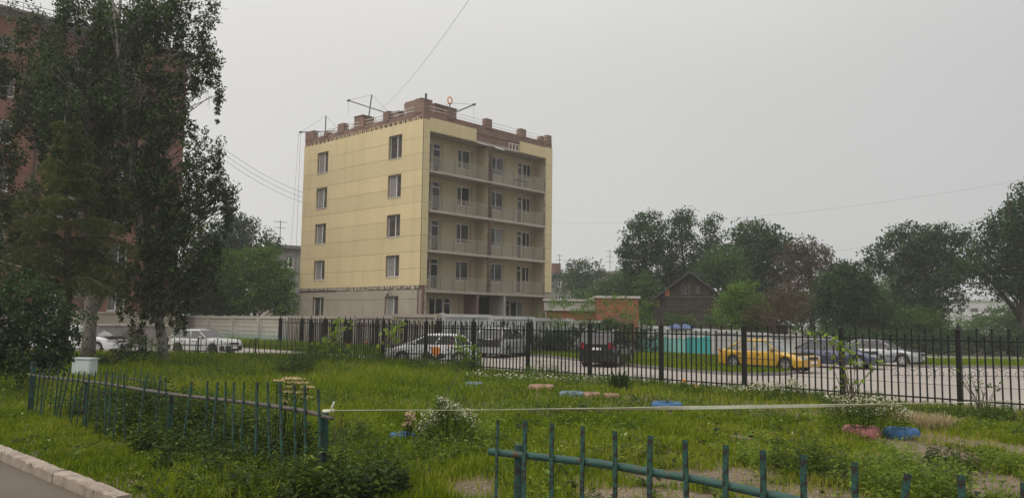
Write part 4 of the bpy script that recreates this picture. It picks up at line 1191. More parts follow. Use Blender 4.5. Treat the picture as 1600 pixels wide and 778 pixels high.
# ------------------------------------------------------------------ the birches at the left
def birch(px, dep, lean, toppx, lobes, label, seed, r0, per=27):
    base = G(px, 567); base = D(px, 500, dep); base.z = 0
    e = empty('birch_tree', base, 0, label, 'tree', 'birches beside the brick house')
    L = [lobe(a, b, dep + (q[0] if q else 0), rx, ry) for a, b, rx, ry, *q in lobes]
    L = [(a[0] - base.x, a[1] - base.y) + tuple(a[2:]) for a in L]
    mb = MB()
    tp = D(toppx, -30, dep)
    pts, rr = [], []
    hgt = tp.z
    for i in range(13):
        t = i / 12
        pts.append(Vector(((tp.x - base.x) * t + 0.12 * math.sin(t * 7 + seed), 0.1 * math.sin(t * 5), -0.1 + hgt * t)))
        rr.append(r0 * (1 - 0.82 * t) + (0.1 * r0 if i == 0 else 0))
    mb.tube(pts, rr, 9)
    mb.build('trunk', M['birch_bark'], e, True)
    mb = MB()
    for l in L:
        for q in range(4):
            tgt = Vector((l[0] + random.uniform(-.6, .6) * l[3], l[1] + random.uniform(-.6, .6) * l[4], l[2] + random.uniform(-.3, .6) * l[5]))
            t = max(0.12, min(0.92, tgt.z / hgt - random.uniform(0.1, 0.2)))
            k = t * 12; i = min(11, int(k)); p0 = pts[i].lerp(pts[i + 1], k - i)
            r = r0 * (1 - .82 * t) * 0.42
            mid = p0.lerp(tgt, 0.5) + Vector((0, 0, random.uniform(0.1, 0.7)))
            mb.tube([p0, mid, tgt, tgt + Vector((random.uniform(-.2, .2), 0, -random.uniform(.3, .9)))], [r, r * .6, r * .25, r * .1], 5)
    mb.build('branch', M['birch_bark'], e, True)
    C, R = lobes_clumps(L, 0.47, 0.32, seed, 0.1, 0.15)
    # hanging strands: stack some clumps downwards
    m = RG.uniform(size=len(C)) < 0.5
    C2 = C[m].copy(); C2[:, 2] -= RG.uniform(0.3, 0.7, m.sum()); C3 = C2[::2].copy(); C3[:, 2] -= 0.4
    C = np.concatenate([C, C2, C3]); R = np.concatenate([R, R[m] * 0.6, R[m][::2] * 0.45])
    P, t = clumps(C, R, per, 1.15)
    npmesh('crown', leafquads(P, 0.13, 0.62, 0.5), 4, M['birch_leaf'], e, t)
    return e
random.seed(31)
birch(258, 33.8, 0, 170, [(215, 40, 60, 45), (270, 30, 50, 40), (300, 70, 35, 30), (240, 95, 55, 45), (290, 120, 40, 34), (215, 150, 55, 45), (270, 175, 45, 45), (300, 215, 30, 36), (230, 220, 50, 50), (275, 265, 45, 40), (310, 285, 35, 36), (350, 290, 16, 22), (235, 300, 45, 50), (290, 330, 45, 36), (255, 370, 55, 40), (320, 375, 34, 40), (338, 305, 24, 14), (352, 318, 14, 20), (358, 298, 16, 10), (346, 330, 18, 16), (335, 100, 12, 12), (330, 150, 18, 26), (340, 240, 16, 20), (230, 425, 44, 40), (285, 430, 45, 34), (215, 475, 36, 20), (262, 478, 36, 18), (320, 20, 22, 26), (328, 90, 14, 16), (250, 0, 50, 20), (318, 420, 30, 24)],
      'right hand leafy birch with a slender leaning trunk standing in the lawn', 1, 0.21)
birch(136, 35, 0, 190, [(130, 30, 60, 40), (180, 60, 50, 45), (150, 110, 55, 45), (100, 80, 50, 40), (60, 60, 34, 36), (180, 160, 50, 50), (120, 190, 60, 50), (60, 190, 45, 45), (45, 120, 40, 40), (150, 260, 50, 50), (185, 330, 45, 45), (150, 10, 60, 24), (210, 15, 40, 24), (40, 20, 30, 20), (110, 130, 40, 40), (90, 170, 40, 40, -4), (110, 230, 40, 36, -4), (70, 110, 34, 40, -4), (90, 300, 50, 45, 3), (40, 330, 40, 40, 3), (130, 400, 46, 34, 3), (60, 400, 40, 26, 3), (185, 420, 36, 26, 2), (20, 400, 36, 40, 4), (100, 220, 40, 40, 3), (60, 140, 36, 40, 3), (165, 300, 34, 40, 2)],
      'left birch with the thick pale trunk between bush and lawn', 2, 0.30)
birch(-30, 33, 0, 0, [(-40, 230, 50, 40), (15, 240, 30, 22), (-10, 300, 40, 30), (10, 195, 26, 20), (-60, 100, 70, 70), (-60, 350, 60, 50), (5, 262, 22, 12)], 'birch branches reaching in at the left picture edge', 3, 0.22)
# conifer between them, drooping layered boughs
def larch(px, dep, label):
    base = D(px, 500, dep); base.z = 0
    e = empty('larch_tree', base, 0, label, 'tree')
    hgt = 9.6
    mb = MB(); mb.tube([(0.25 * math.sin(i * .5), 0, hgt * i / 10 - .1) for i in range(11)], [0.24 * (1 - i / 10.5) + 0.01 for i in range(11)], 8)
    mb.build('trunk', M['bark'], e, True)
    mb = MB(); PP, TT = [], []
    z = 3.3
    while z < hgt - 0.4:
        R = (3.5 if z < 6.2 else 2.4) * (1 - (z / hgt) ** 1.6) + 0.3
        nb = 4
        a0 = random.uniform(0, 6)
        for k in range(nb):
            a = a0 + 2 * PI * k / nb + random.uniform(-.3, .3)
            rr = R * random.uniform(0.45, 1.15)
            dx, dy = math.cos(a), math.sin(a)
            pts = [Vector((dx * rr * t, dy * rr * t, z + 0.35 * math.sin(t * 2.2) - 0.55 * t * t * rr / 3)) for t in (0, .3, .6, .85, 1)]
            mb.tube(pts, [0.05, .04, .028, .016, .006], 5)
            tn = random.uniform(0.1, 0.9)
            n = int(330 * rr)
            t = RG.uniform(0.12, 1.0, n)
            side = RG.normal(size=n) * 0.42 * (1.05 - t * 0.6) * rr / 2.6
            P = np.column_stack([dx * rr * t - dy * side, dy * rr * t + dx * side, z + 0.35 * np.sin(t * 2.2) - 0.55 * t * t * rr / 3 - np.abs(side) * 0.35 - RG.uniform(0, 1, n) ** 2 * 0.42])
            PP.append(P); TT.append(np.clip(tn * .5 + RG.uniform(0, .55, n) - (0.0), 0, 1))
        z += random.uniform(0.38, 0.72)
    mb.build('branch', M['bark'], e, True)
    P = np.concatenate(PP); T = np.concatenate(TT)
    npmesh('crown', leafquads(P, 0.24, 0.13, 0.5), 4, M['larch'], e, T)
    return e
larch(92, 29.5, 'olive green larch with layered drooping boughs between the birches')
# lilac thicket at the left edge
c = D(40, 500, 21.5)
tree('lilac_bush', (c.x, c.y, 0), [lobe(40, 470, 21.5, 60, 42), lobe(-10, 500, 21.5, 60, 60), lobe(80, 505, 21.5, 50, 40), lobe(30, 545, 21.0, 70, 42), lobe(95, 545, 22.2, 36, 32), lobe(-40, 560, 21, 60, 50), lobe(60, 575, 21.2, 45, 26), lobe(-60, 500, 22, 60, 70)], 0.38, 0.3, 34, 0.105, 'lilac', 'big dark leafy lilac bush at the left edge', 'bush', None, 0.07, 'bark', 5, 0.0, 0.62)
c = D(170, 500, 31)
tree('bush', (c.x, c.y, 0), [lobe(165, 564, 31, 24, 10), lobe(196, 555, 31.5, 20, 14), lobe(214, 545, 32.5, 22, 14), lobe(238, 552, 32, 20, 12), lobe(150, 568, 30, 20, 8)], 0.4, 0.3, 34, 0.1, 'lilac', 'low dark bush between the two birch trunks', 'bush', None, 0.05, 'bark', 6, 0.0)
c = D(205, 500, 36)
tree('bush', (c.x, c.y, 0), [lobe(205, 528, 36, 22, 14), lobe(215, 518, 36, 12, 8)], 0.4, 0.3, 24, 0.1, 'tree_brown', 'reddish brown wispy bush between the birch trunks', 'bush', None, 0.04, 'twig', 7, 0.2, twigs=4)

# ================================================================== fences
def picket_mesh(hgt, z0, wd, tip=0.09):
    mb = MB(); h = wd / 2
    mb.box(-h, h, -h, h, z0, hgt - tip)
    q = h * 2.1
    zt = hgt - tip
    mb.add([(-h, -h, zt), (h, -h, zt), (h, h, zt), (-h, h, zt), (-q, 0, zt + tip * .35), (0, -q, zt + tip * .35), (q, 0, zt + tip * .35), (0, q, zt + tip * .35), (0, 0, hgt)],
           [(0, 1, 5), (1, 2, 6), (2, 3, 7), (3, 0, 4), (0, 5, 4), (1, 6, 5), (2, 7, 6), (3, 4, 7), (4, 5, 8), (5, 6, 8), (6, 7, 8), (7, 4, 8)])
    return mb
def post_mesh(hgt, wd, fin=0.2):
    mb = MB(); h = wd / 2
    mb.box(-h, h, -h, h, 0, hgt); mb.box(-h * 1.25, h * 1.25, -h * 1.25, h * 1.25, hgt, hgt + .02)
    z = hgt + .02
    prof = [(h * 1.1, 0), (h * .45, .05), (h * .3, .07), (h * .75, .1), (h * .3, .13), (h * .2, .15), (h * .38, .17), (0.002, fin)]
    n = 8; vs, fs = [], []
    for r, dz in prof:
        for k in range(n): vs.append((r * math.cos(2 * PI * k / n), r * math.sin(2 * PI * k / n), z + dz))
    for i in range(len(prof) - 1):
        for k in range(n): fs.append((i * n + k, i * n + (k + 1) % n, (i + 1) * n + (k + 1) % n, (i + 1) * n + k))
    mb.add(vs, fs)
    return mb
def iron_fence(start, direc, npan, plen, label, npick=15, hp=2.02, tall=2.1, short=1.92, pw=0.036, post_w=0.125, rails=(0.25, 1.76)):
    e = empty('iron_fence', (start.x, start.y, 0), math.atan2(direc.y, direc.x), label, 'fence')
    tm = picket_mesh(tall, 0.02, pw).build('picket', M['blackpaint'], e)
    sm = picket_mesh(short, 0.02, pw).build('picket', M['blackpaint'], e)
    pm = post_mesh(hp, post_w).build('post', M['blackpaint'], e)
    ft = fs = True
    for i in range(npan + 1):
        if i: dupe(pm, e, (i * plen, 0, 0))
        if i == npan: break
        for z in rails:
            mb = MB(); mb.box(i * plen + post_w / 2, (i + 1) * plen - post_w / 2, 0.0195, 0.05, z - 0.02, z + 0.02); mb.build('rail', M['blackpaint'], e)
        for k in range(npick):
            x = i * plen + post_w / 2 + (plen - post_w) * (k + 1) / (npick + 1)
            r = (random.gauss(0, .004), random.gauss(0, .004), 0)
            if k % 2 == 0:
                if fs: sm.location = (x, 0, 0); fs = False
                else: dupe(sm, e, (x, 0, 0), r)
            else:
                if ft: tm.location = (x, 0, 0); ft = False
                else: dupe(tm, e, (x, 0, 0), r)
    return e
random.seed(41)
iron_fence(P0 + G1 * 6.0, W, 12, 3.0, 'tall black iron fence with spear tips running diagonally across the lawn edge')
mb = MB()
s0, s1 = P0 + G1 * 6.0, P0 + W * 30
for z in (1.6, 0.62):
    mb.tube([s0 + U * .06 + Vector((0, 0, z)), P0 + U * .06 + Vector((0, 0, z - .015)), s1 + U * .06 + Vector((0, 0, z))], 0.006, 4)
tag(mb.build('cable', M['wire']), 'pair of thin wires strung along the black iron fence', 'cable')
KC = D(688, 500, 45.2)
iron_fence(KC, U, 3, 2.55, 'second black iron fence behind the silver car, angled right', 12, post_w=0.16)
iron_fence(KC - W * 0.02 + W * .25, W, 6, 2.75, 'second black iron fence along the wall left of the white car', 12, post_w=0.17)
# low dark fence at the left of the lawn
random.seed(43)
a, b = Vector((-10.05, 41.15, 0)), Vector((-18.6, 40.2, 0))
dv = b - a
e = empty('low_fence', a, math.atan2(dv.y, dv.x), 'low rusty black fence beyond the lawn on the left', 'fence')
pm = MB(); pm.box(-.02, .02, -.008, .008, 0, 1.0); pm = pm.build('picket', M['trim'], e)
n = int(dv.length / 0.26)
for k in range(n):
    p = pm if k == 0 else dupe(pm, e)
    p.location = (k * .26, 0, random.uniform(-.08, .05)); p.rotation_euler = (random.gauss(0, .02), random.gauss(0, .05), 0)
for z in (0.73, 0.3):
    mb = MB(); mb.tube([(k * .26 * 3, .02, z + random.gauss(0, .012)) for k in range(n // 3 + 1)], .014, 4); mb.build('rail', M['trim'], e)
for k in range(4):
    mb = MB(); mb.box(k * 2.8 - .035, k * 2.8 + .035, -.035, .035, 0, 1.08); mb.build('post', M['trim'], e)

# teal garden fences in front
def garden_fence(start, direc, picks, railz, label, postx, wd=0.042, over=0.0, rail_r=0.033, rm='tealpipe', side=-1):
    e = empty('garden_fence', (start.x, start.y, 0), math.atan2(direc.y, direc.x), label, 'fence')
    for x, top, z0, lean, tilt, ww in picks:
        mb = MB()
        n = 7
        vs, fs = [], []
        for i in range(n + 1):
            z = z0 + (top - z0) * i / n
            j = random.uniform(-.003, .003)
            hw_ = ww / 2
            vs += [(-hw_ + j, -.006, z), (hw_ + j, -.006, z), (hw_ + j, .004, z), (-hw_ + j, .004, z), (-hw_ * .75 + j, .012, z)]
        for i in range(n):
            for q in range(5): a0 = i * 5 + q; b0 = i * 5 + (q + 1) % 5; fs.append((a0, b0, b0 + 5, a0 + 5))
        fs += [(4, 3, 2, 1, 0), tuple(n * 5 + q for q in range(5))]
        mb.add(vs, fs)
        o = mb.build('picket', M['teal'], e)
        # lean about the rail
        o.matrix_basis = Matrix.Translation((x, side * (rail_r + .008), railz(x))) @ Matrix.Rotation(lean, 4, 'Y') @ Matrix.Rotation(tilt, 4, 'X') @ Matrix.Rotation(random.uniform(-.2, .2), 4, 'Z') @ Matrix.Translation((0, 0, -railz(x)))
    x0 = -over; x1 = max(p[0] for p in picks) + .25
    mb = MB(); n = 40
    mb.tube([(x0 + (x1 - x0) * i / n, random.gauss(0, .004), railz(x0 + (x1 - x0) * i / n)) for i in range(n + 1)], [rail_r * random.uniform(.92, 1.06) for _ in range(n + 1)], 8)
    mb.build('rail', M[rm], e, True)
    for x, top, r in postx:
        mb = MB(); mb.tube([(x, -side * .07, -.1), (x, -side * .07, top)], r, 9); mb.build('post', M['teal'], e)
    return e
random.seed(44)
# right one: starts left of centre and runs right towards the camera
S1 = Vector((0.16, 7.3, 0))
def along1(px):
    # parameter along the fence line for a picket seen at px
    k = (px - 800) / F
    return (k * S1.y - S1.x) / (G1.x + k * -G1.y) if True else 0
picks = []
px_top = {786: 655, 828: 655, 870: 660, 917: 665, 967: 672, 1020: 679, 1075: 686, 1136: 694, 1193: 702, 1255: 709, 1333: 720, 1400: 735, 1497: 741, 1590: 752, 1690: 765, 1790: 780}
offset = 0.45
for px, ty in px_top.items():
    t = along1(px)
    p = S1 + G1 * t
    top = D(px, ty, p.y).z
    lean = {1400: 0.17, 786: 0.03}.get(px, random.gauss(0, .012))
    picks.append((t + offset, top, 0.42 if px == 786 else 0.05, lean, random.gauss(0, .02), 0.03 if px == 786 else 0.044))
garden_fence(S1 - G1 * offset, G1, picks, lambda x: 0.93 + 0.045 * min(x, 1.2) - 0.045 * max(0, x - 2.2), 'chipped teal garden fence in the right foreground', [(0.28, 1.02, .04), (3.35, 0.9, .04)], over=0.02)
# left one: from its end post back and away to the left
S2 = Vector((-2.29, 9.86, 0))
random.seed(46)
picks = []
def near_t(px):
    k = (px - 800) / F
    return (k * S2.y - S2.x) / (W.x - k * W.y)
for px, ty in [(510, 608), (488, 601), (472, 600), (450, 597), (431, 596), (413, 597), (392, 597), (377, 597), (364, 596)]:
    t = near_t(px); p = S2 + W * t
    top = D(px, ty, p.y).z
    picks.append((t + .1, top, .05 if px > 480 else random.choice((.05, .3)), random.gauss(0.09, .03), random.gauss(0, .03), .052))
t = picks[-1][0] + .27
while t < 11.0:
    top = 1.27 - 0.022 * t + random.uniform(-.05, .04)
    far = t > 6.8
    if random.random() < (0.45 if 2.8 < t < 6.0 else 0.93): picks.append((t, top, .05, random.gauss(-0.2 if far else 0.0, .07), random.gauss(0, .05), .048))
    t += .27
garden_fence(S2 - W * .1, W, picks, lambda x: 1.0 - 0.012 * x + .012 * math.sin(x * 1.1) - .06 * max(0, .5 - x), 'overgrown teal garden fence leaning among weeds on the left', [(0.12, 1.0, .06), (4.3, .9, .035), (7.9, .95, .04), (11.0, 1.12, .06)], over=.16, rail_r=.026, rm='oldpipe', side=1)

# white tape from the end post to the iron fence
pa = D(512, 641, 9.75); pb = D(1690, 622, 17.2)
mb = MB(); n = 90; vs = []
for i in range(n + 1):
    t = i / n
    p = pa.lerp(pb, t) - Vector((0, 0, 4 * .05 * t * (1 - t)))
    # facing turns from edge-on to flat and back
    ang = PI / 2 * (0.10 + 0.9 * math.exp(-((t - .42) / .16) ** 2)) + .12 * math.sin(t * 40)
    dirn = (pb - pa).normalized(); up = Vector((0, 0, 1)); sd_ = dirn.cross(up).normalized()
    o = (up * math.sin(ang) + sd_ * math.cos(ang)) * .026
    q = dirn.cross(o).normalized() * .0025
    vs += [p + o + q, p - o + q, p - o - q, p + o - q]
fs = []
for i in range(n):
    for k in range(4): a0 = i * 4 + k; b0 = i * 4 + (k + 1) % 4; fs.append((a0, b0, b0 + 4, a0 + 4))
mb.add(vs, fs)
tag(mb.build('tape', M['tape']), 'white barrier tape stretched across the lawn from the fence end post', 'tape')
mb = MB()
kp = D(511, 640, 9.72)
loop = []
for q in range(22):
    a = 2 * PI * q / 10
    loop.append(kp + Vector((.066 * math.cos(a), .066 * math.sin(a) + .07, -.03 + .0011 * q)))
loop += [kp + Vector((.05, -.01, .0)), kp + Vector((.07, -.03, .05)), kp + Vector((.09, -.04, .1))]
mb.tube(loop, [.007] * 22 + [.009, .014, .011], 5)
tag(mb.build('tape_knot', M['tape']), 'white knot of tape tied round the left fence end post', 'knot')

# scroll-work low fences
def scroll_fence(a, b, hgt, label, nw):
    dv = b - a
    e = empty('scroll_fence', (a.x, a.y, 0), math.atan2(dv.y, dv.x), label, 'fence')
    L_ = dv.length / nw
    def spiral(cx, cz, r, s, m=14):
        return [(cx + s * r * (1 - k / m * .75) * math.cos(-PI / 2 + k * .5), 0, cz + r * (1 - k / m * .75) * math.sin(-PI / 2 + k * .5)) for k in range(m)]
    for i in range(nw):
        x = i * L_
        mb = MB()
        mb.tube([(x + L_ * t, 0, hgt * (.55 + .35 * math.sin(PI * t))) for t in [q / 10 for q in range(11)]], .012, 4)
        mb.tube(spiral(x + L_ * .25, hgt * .35, hgt * .3, 1), .01, 4); mb.tube(spiral(x + L_ * .75, hgt * .35, hgt * .3, -1), .01, 4)
        mb.tube([(x, 0, 0), (x, 0, hgt * .7)], .014, 4)
        mb.tube([(x, 0, .1), (x + L_, 0, .1)], .01, 4)
        mb.build('scroll_panel', M['trim'], e)
    return e
scroll_fence(D(1030, 500, 43), D(1130, 500, 40), .55, 'low wrought iron scroll fence on the grass island left of the yellow car', 4)
ga, gb2 = G(1392, 590), G(1700, 592)
scroll_fence(Vector((ga.x, ga.y, 0)), Vector((gb2.x, gb2.y, 0)), .5, 'low wrought iron scroll fence along the road on the right', 9)

# ================================================================== cars
def car(name, loc, heading, P, label, paint, group=None):
    """P: length, width, height, wheel r, axle x (rear, front), deck profile, cabin points"""
    e = empty(name, loc, heading, label, 'car', 'cars parked beyond the iron fence')
    L, Wd, Hh, wr = P['L'], P['W'], P['H'], P['wr']
    xr, xf = P['ax']
    # body: stations
    xs = sorted(set([round(-L / 2 + L * i / 30, 3) for i in range(31)] + [round(c + wr * 1.14 * s, 3) for c in (xr, xf) for s in (-1, -.999, -.85, -.6, -.3, 0, .3, .6, .85, .999, 1)]))
    prof = P['deck']
    def deck(x):
        for (a, za), (b, zb_) in zip(prof, prof[1:]):
            if a <= x <= b: return za + (zb_ - za) * (x - a) / (b - a)
        return prof[-1][1]
    mb = MB(); vs, fs = [], []
    nr = 0
    for x in xs:
        t = abs(x) / (L / 2)
        wd = Wd / 2 * (1 - .13 * max(0, (t - .72) / .28) ** 2)
        zl = .19 + (.1 * max(0, (t - .85) / .15))
        for c in (xr, xf):
            dd = abs(x - c); R = wr * 1.14
            if dd < R: zl = max(zl, wr + math.sqrt(R * R - dd * dd) * 1.0 - .02)
        zt = deck(x)
        sh = min(P['belt'], zt) - .02
        zl = min(zl, sh - .12)
        zm = zl + (sh - zl) * .45
        half = [(wd * .5, zl), (wd * .93, zl), (wd * .985, zl + .04), (wd, zm), (wd * .975, sh - .05), (wd * .93, sh + .01), (wd * .8, zt), (wd * .35, zt + .012)]
        ring = [(x, y, z) for y, z in half] + [(x, -y, z) for y, z in reversed(half)]
        nr = len(ring); vs += ring
    ns = len(xs)
    for i in range(ns - 1):
        for k in range(nr):
            a0 = i * nr + k; b0 = i * nr + (k + 1) % nr
            fs.append((a0, b0, b0 + nr, a0 + nr))
    fs += [tuple(range(nr)), tuple((ns - 1) * nr + k for k in range(nr))[::-1]]
    mb.add(vs, fs)
    body = mb.build('body', M[paint], e, True)
    try: body.data.set_sharp_from_angle(angle=math.radians(38))
    except Exception: pass
    # inner dark tub closes the wheel wells
    mb = MB(); mb.box(-L / 2 + .3, L / 2 - .3, -Wd / 2 + .24, Wd / 2 - .24, .2, P['belt'] - .05); mb.build('underbody', M['trim'], e)
    # cabin
    xb0, xt0, xt1, xb1 = P['cab']; zb_ = P['belt'] - .02; zt = Hh
    wb, wt = Wd / 2 * .93, Wd / 2 * .93 - P.get('tumble', .17)
    lo = [(xb0, wb), (xb1, wb)]; 
    # roof shell, crowned
    mb = MB(); vs, fs = [], []
    nx, ny = 8, 6
    for i in range(nx + 1):
        for j in range(ny + 1):
            u = i / nx; v = j / ny * 2 - 1
            x = xt0 - .03 + (xt1 - xt0 + .06) * u
            vs.append((x, v * (wt + .02), zt - .05 * v * v - .05 * (2 * u - 1) ** 2))
    for i in range(nx):
        for j in range(ny):
            a0 = i * (ny + 1) + j; fs.append((a0, a0 + ny + 1, a0 + ny + 2, a0 + 1))
    m = len(vs)
    vs += [(x, y, z - .045) for x, y, z in vs]
    fs += [tuple(q + m for q in reversed(f)) for f in fs]
    rim = [j for j in range(ny + 1)] + [i * (ny + 1) + ny for i in range(1, nx + 1)] + [nx * (ny + 1) + j for j in range(ny - 1, -1, -1)] + [i * (ny + 1) for i in range(nx - 1, 0, -1)]
    for a0, b0 in zip(rim, rim[1:] + rim[:1]): fs.append((a0, b0, b0 + m, a0 + m))
    mb.add(vs, fs); mb.build('roof', M[paint], e, True)
    zr_ = zt - .1
    # pillars
    def pill(a0, b0, r=.035):
        mbp = MB(); mbp.tube([a0, b0], r, 6); mbp.build('pillar', M[paint], e, True)
    mids = P.get('pillars', [.5])
    for s in (-1, 1):
        pill((xb0, s * wb, zb_), (xt0, s * wt, zr_), .05); pill((xb1, s * wb, zb_), (xt1, s * wt, zr_), .035)
        for q in mids[:]:
            pill((xb0 + (xb1 - xb0) * q, s * wb, zb_), (xt0 + (xt1 - xt0) * q, s * wt, zr_), .03)
        pill((xt0, s * wt, zr_), (xt1, s * wt, zr_), .035)
    # glass
    gm = P.get('glass', 'car_glass')
    def pane(nm, q, mat=gm):
        q = [Vector(v) for v in q]; c = sum(q, Vector()) / 4
        nrm = (q[1] - q[0]).cross(q[3] - q[0]).normalized() * .008
        mb = MB(); mb.add([v - nrm for v in q] + [v + nrm for v in q], [(3, 2, 1, 0), (4, 5, 6, 7), (0, 1, 5, 4), (1, 2, 6, 5), (2, 3, 7, 6), (3, 0, 4, 7)])
        return mb.build(nm, M[mat], e)
    pane('windscreen', [(xb1 + .03, -wb, zb_), (xb1 + .03, wb, zb_), (xt1 + .01, wt, zr_ + .04), (xt1 + .01, -wt, zr_ + .04)], P.get('wglass', gm))
    pane('rear_window', [(xb0 - .03, -wb * .97, zb_ + .02), (xb0 - .03, wb * .97, zb_ + .02), (xt0 - .01, wt, zr_ + .03), (xt0 - .01, -wt, zr_ + .03)])
    qs = [0] + mids + [1]
    for s in (-1, 1):
        for q0, q1 in zip(qs, qs[1:]):
            xa, xb = xb0 + (xb1 - xb0) * q0, xb0 + (xb1 - xb0) * q1
            ta, tb = xt0 + (xt1 - xt0) * q0, xt0 + (xt1 - xt0) * q1
            pane('side_window', [(xa, s * (wb + .004), zb_), (xb, s * (wb + .004), zb_), (tb, s * (wt + .004), zr_), (ta, s * (wt + .004), zr_)])
    mb = MB(); mb.box(xb0 + .3, xb1 - .5, -wb + .2, wb - .2, zb_ - .3, zb_ + .02); mb.box(xb0 + .5, xb0 + .65, -wb + .25, wb - .25, zb_, zb_ + .25); mb.build('interior', M['trim'], e)
    # wheels
    proto = None
    for x in (xr, xf):
        for s in (-1, 1):
            mb = MB(); n = 20
            prof_ = [(wr * .62, -.09), (wr * .93, -.1), (wr, -.07), (wr, .07), (wr * .93, .1), (wr * .62, .09)]
            vs, fs = [], []
            for r_, y in prof_:
                for k in range(n): vs.append((r_ * math.cos(2 * PI * k / n), y, r_ * math.sin(2 * PI * k / n)))
            for i in range(len(prof_) - 1):
                for k in range(n): fs.append((i * n + k, i * n + (k + 1) % n, (i + 1) * n + (k + 1) % n, (i + 1) * n + k))
            mb.add(vs, fs)
            wh_ = mb.build('wheel', M['rubber'], e, True)
            wh_.location = (x, s * (Wd / 2 - .13), wr)
            mb = MB(); vs = [(0, s * .05, 0)]; fs = []
            for k in range(10):
                a0 = 2 * PI * k / 10
                vs += [(wr * .62 * math.cos(a0), s * .085, wr * .62 * math.sin(a0))]
            mb.box(-.03, .03, s * .05 - .01, s * .05 + .01, -.03, .03)
            for k in range(5):
                a0 = 2 * PI * k / 5 + .3; c_, s_ = math.cos(a0), math.sin(a0)
                rr_ = wr * .6
                mb.add([(-s_ * .04, s * .08, c_ * .04), (s_ * .04, s * .08, -c_ * .04), (c_ * rr_ + s_ * .05, s * .085, s_ * rr_ - c_ * .05), (c_ * rr_ - s_ * .05, s * .085, s_ * rr_ + c_ * .05)], [(0, 1, 2, 3)])
            n2 = 20
            vs = [(r_ * math.cos(2 * PI * k / n2), y, r_ * math.sin(2 * PI * k / n2)) for r_, y in ((wr * .64, s * .088), (wr * .55, s * .09), (wr * .54, s * .03)) for k in range(n2)]
            fs = [(i * n2 + k, i * n2 + (k + 1) % n2, (i + 1) * n2 + (k + 1) % n2, (i + 1) * n2 + k) for i in range(2) for k in range(n2)]
            mb.add(vs, fs)
            mb.build('rim', M[P.get('rim', 'rim')], wh_)
            mb = MB(); mb.tube([(0, s * .0, 0), (0, s * .03, 0)], wr * .55, 14); mb.build('brake_disc', M['trim'], wh_)
    # bumpers, lamps, plates, mirrors, door lines
    for nm, x, s in (('rear_bumper', -L / 2, -1), ('front_bumper', L / 2, 1)):
        mb = MB(); w2 = Wd / 2 * .86
        mb.prism([(x + s * .045, -w2 * .82), (x + s * .05, 0), (x + s * .045, w2 * .82), (x - s * .05, w2 + .06), (x - s * .3, Wd / 2 * .975), (x - s * .3, -Wd / 2 * .975), (x - s * .05, -w2 - .06)][::1 if s > 0 else -1], .27, .27 + P.get('bh', .25))
        mb.build(nm, M[P.get('bumper', paint)], e)
    zl_ = P['lampz']
    for s in (-1, 1):
        mb = MB(); w2 = Wd / 2
        x = -L / 2 + .02
        lw_ = P.get('rl', (.12, .2))
        mb.add([(x - .025, s * w2 * .84, zl_[0]), (x - .03, s * w2 * .60, zl_[0]), (x - .03, s * w2 * .60, zl_[0] + lw_[1]), (x - .02, s * w2 * .84, zl_[0] + lw_[1]), (x + .22, s * w2 * .955, zl_[0]), (x + .22, s * w2 * .95, zl_[0] + lw_[1] * .9)],
               [(0, 1, 2, 3), (0, 4, 5, 3), (1, 0, 3, 2)])
        if P.get('tall'): mb.box(x - .03, x + .1, s * w2 * .74 - .05, s * w2 * .74 + .1 * 1, zl_[0], zl_[0] + .3)
        mb.build('tail_lamp', M['redlight'], e)
        x = L / 2 - .02
        mb = MB(); mb.add([(x + .02, s * w2 * .5, zl_[1]), (x + .02, s * w2 * .84, zl_[1]), (x - .0, s * w2 * .84, zl_[1] + .14), (x - .02, s * w2 * .5, zl_[1] + .14), (x - .3, s * w2 * .955, zl_[1] + .05), (x - .32, s * w2 * .94, zl_[1] + .16)],
                          [(0, 1, 2, 3), (1, 4, 5, 2)])
        mb.build('headlight', M['headlight'], e)
        mb = MB(); xm_ = xb1 - .35; mb.add([(xm_ - .06, s * (wb + .03), zb_ + .03), (xm_ + .08, s * (wb + .03), zb_ + .03), (xm_ + .06, s * (wb + .2), zb_ + .05), (xm_ - .06, s * (wb + .2), zb_ + .05), (xm_ - .06, s * (wb + .03), zb_ + .14), (xm_ + .05, s * (wb + .03), zb_ + .12), (xm_ + .04, s * (wb + .2), zb_ + .15), (xm_ - .06, s * (wb + .2), zb_ + .16)],
                          [(0, 1, 2, 3), (4, 7, 6, 5), (0, 4, 5, 1), (1, 5, 6, 2), (2, 6, 7, 3), (3, 7, 4, 0)])
        mb.build('mirror', M[paint], e)
        mb = MB()
        wy = Wd / 2
        for q in [0.0] + mids + [0.97]:
            xx = xb0 + (xb1 - xb0) * q
            if abs(xx - xr) < wr * 1.2: xx = xr + wr * 1.2
            mb.tube([(xx, s * (wy * .978), P['belt'] - .06), (xx + .02, s * (wy + .001), P['belt'] * .62), (xx, s * (wy * .99), .27)], .006, 4)
        mb.box(xb0 + (xb1 - xb0) * .05, xb1 - .1, min(s * wy * .985, s * wy * 1.006), max(s * wy * .985, s * wy * 1.006), .5, .53)
        mb.build('door_line', M['trim'], e)
        for q in mids:
            xx = xb0 + (xb1 - xb0) * q + .12
            mb = MB(); y0_, y1_ = sorted((s * wy * .98, s * (wy * 1.01))); mb.box(xx, xx + .16, y0_, y1_, P['belt'] - .17, P['belt'] - .14); mb.build('door_handle', M['trim'], e)
    mb = MB(); mb.box(-L / 2 - .06, -L / 2 - .045, -.26, .26, P.get('pz', .75), P.get('pz', .75) + .11); mb.build('number_plate', M['plate'], e)
    mb = MB(); mb.box(L / 2 + .052, L / 2 + .062, -.26, .26, .38, .49); mb.build('number_plate', M['plate'], e)
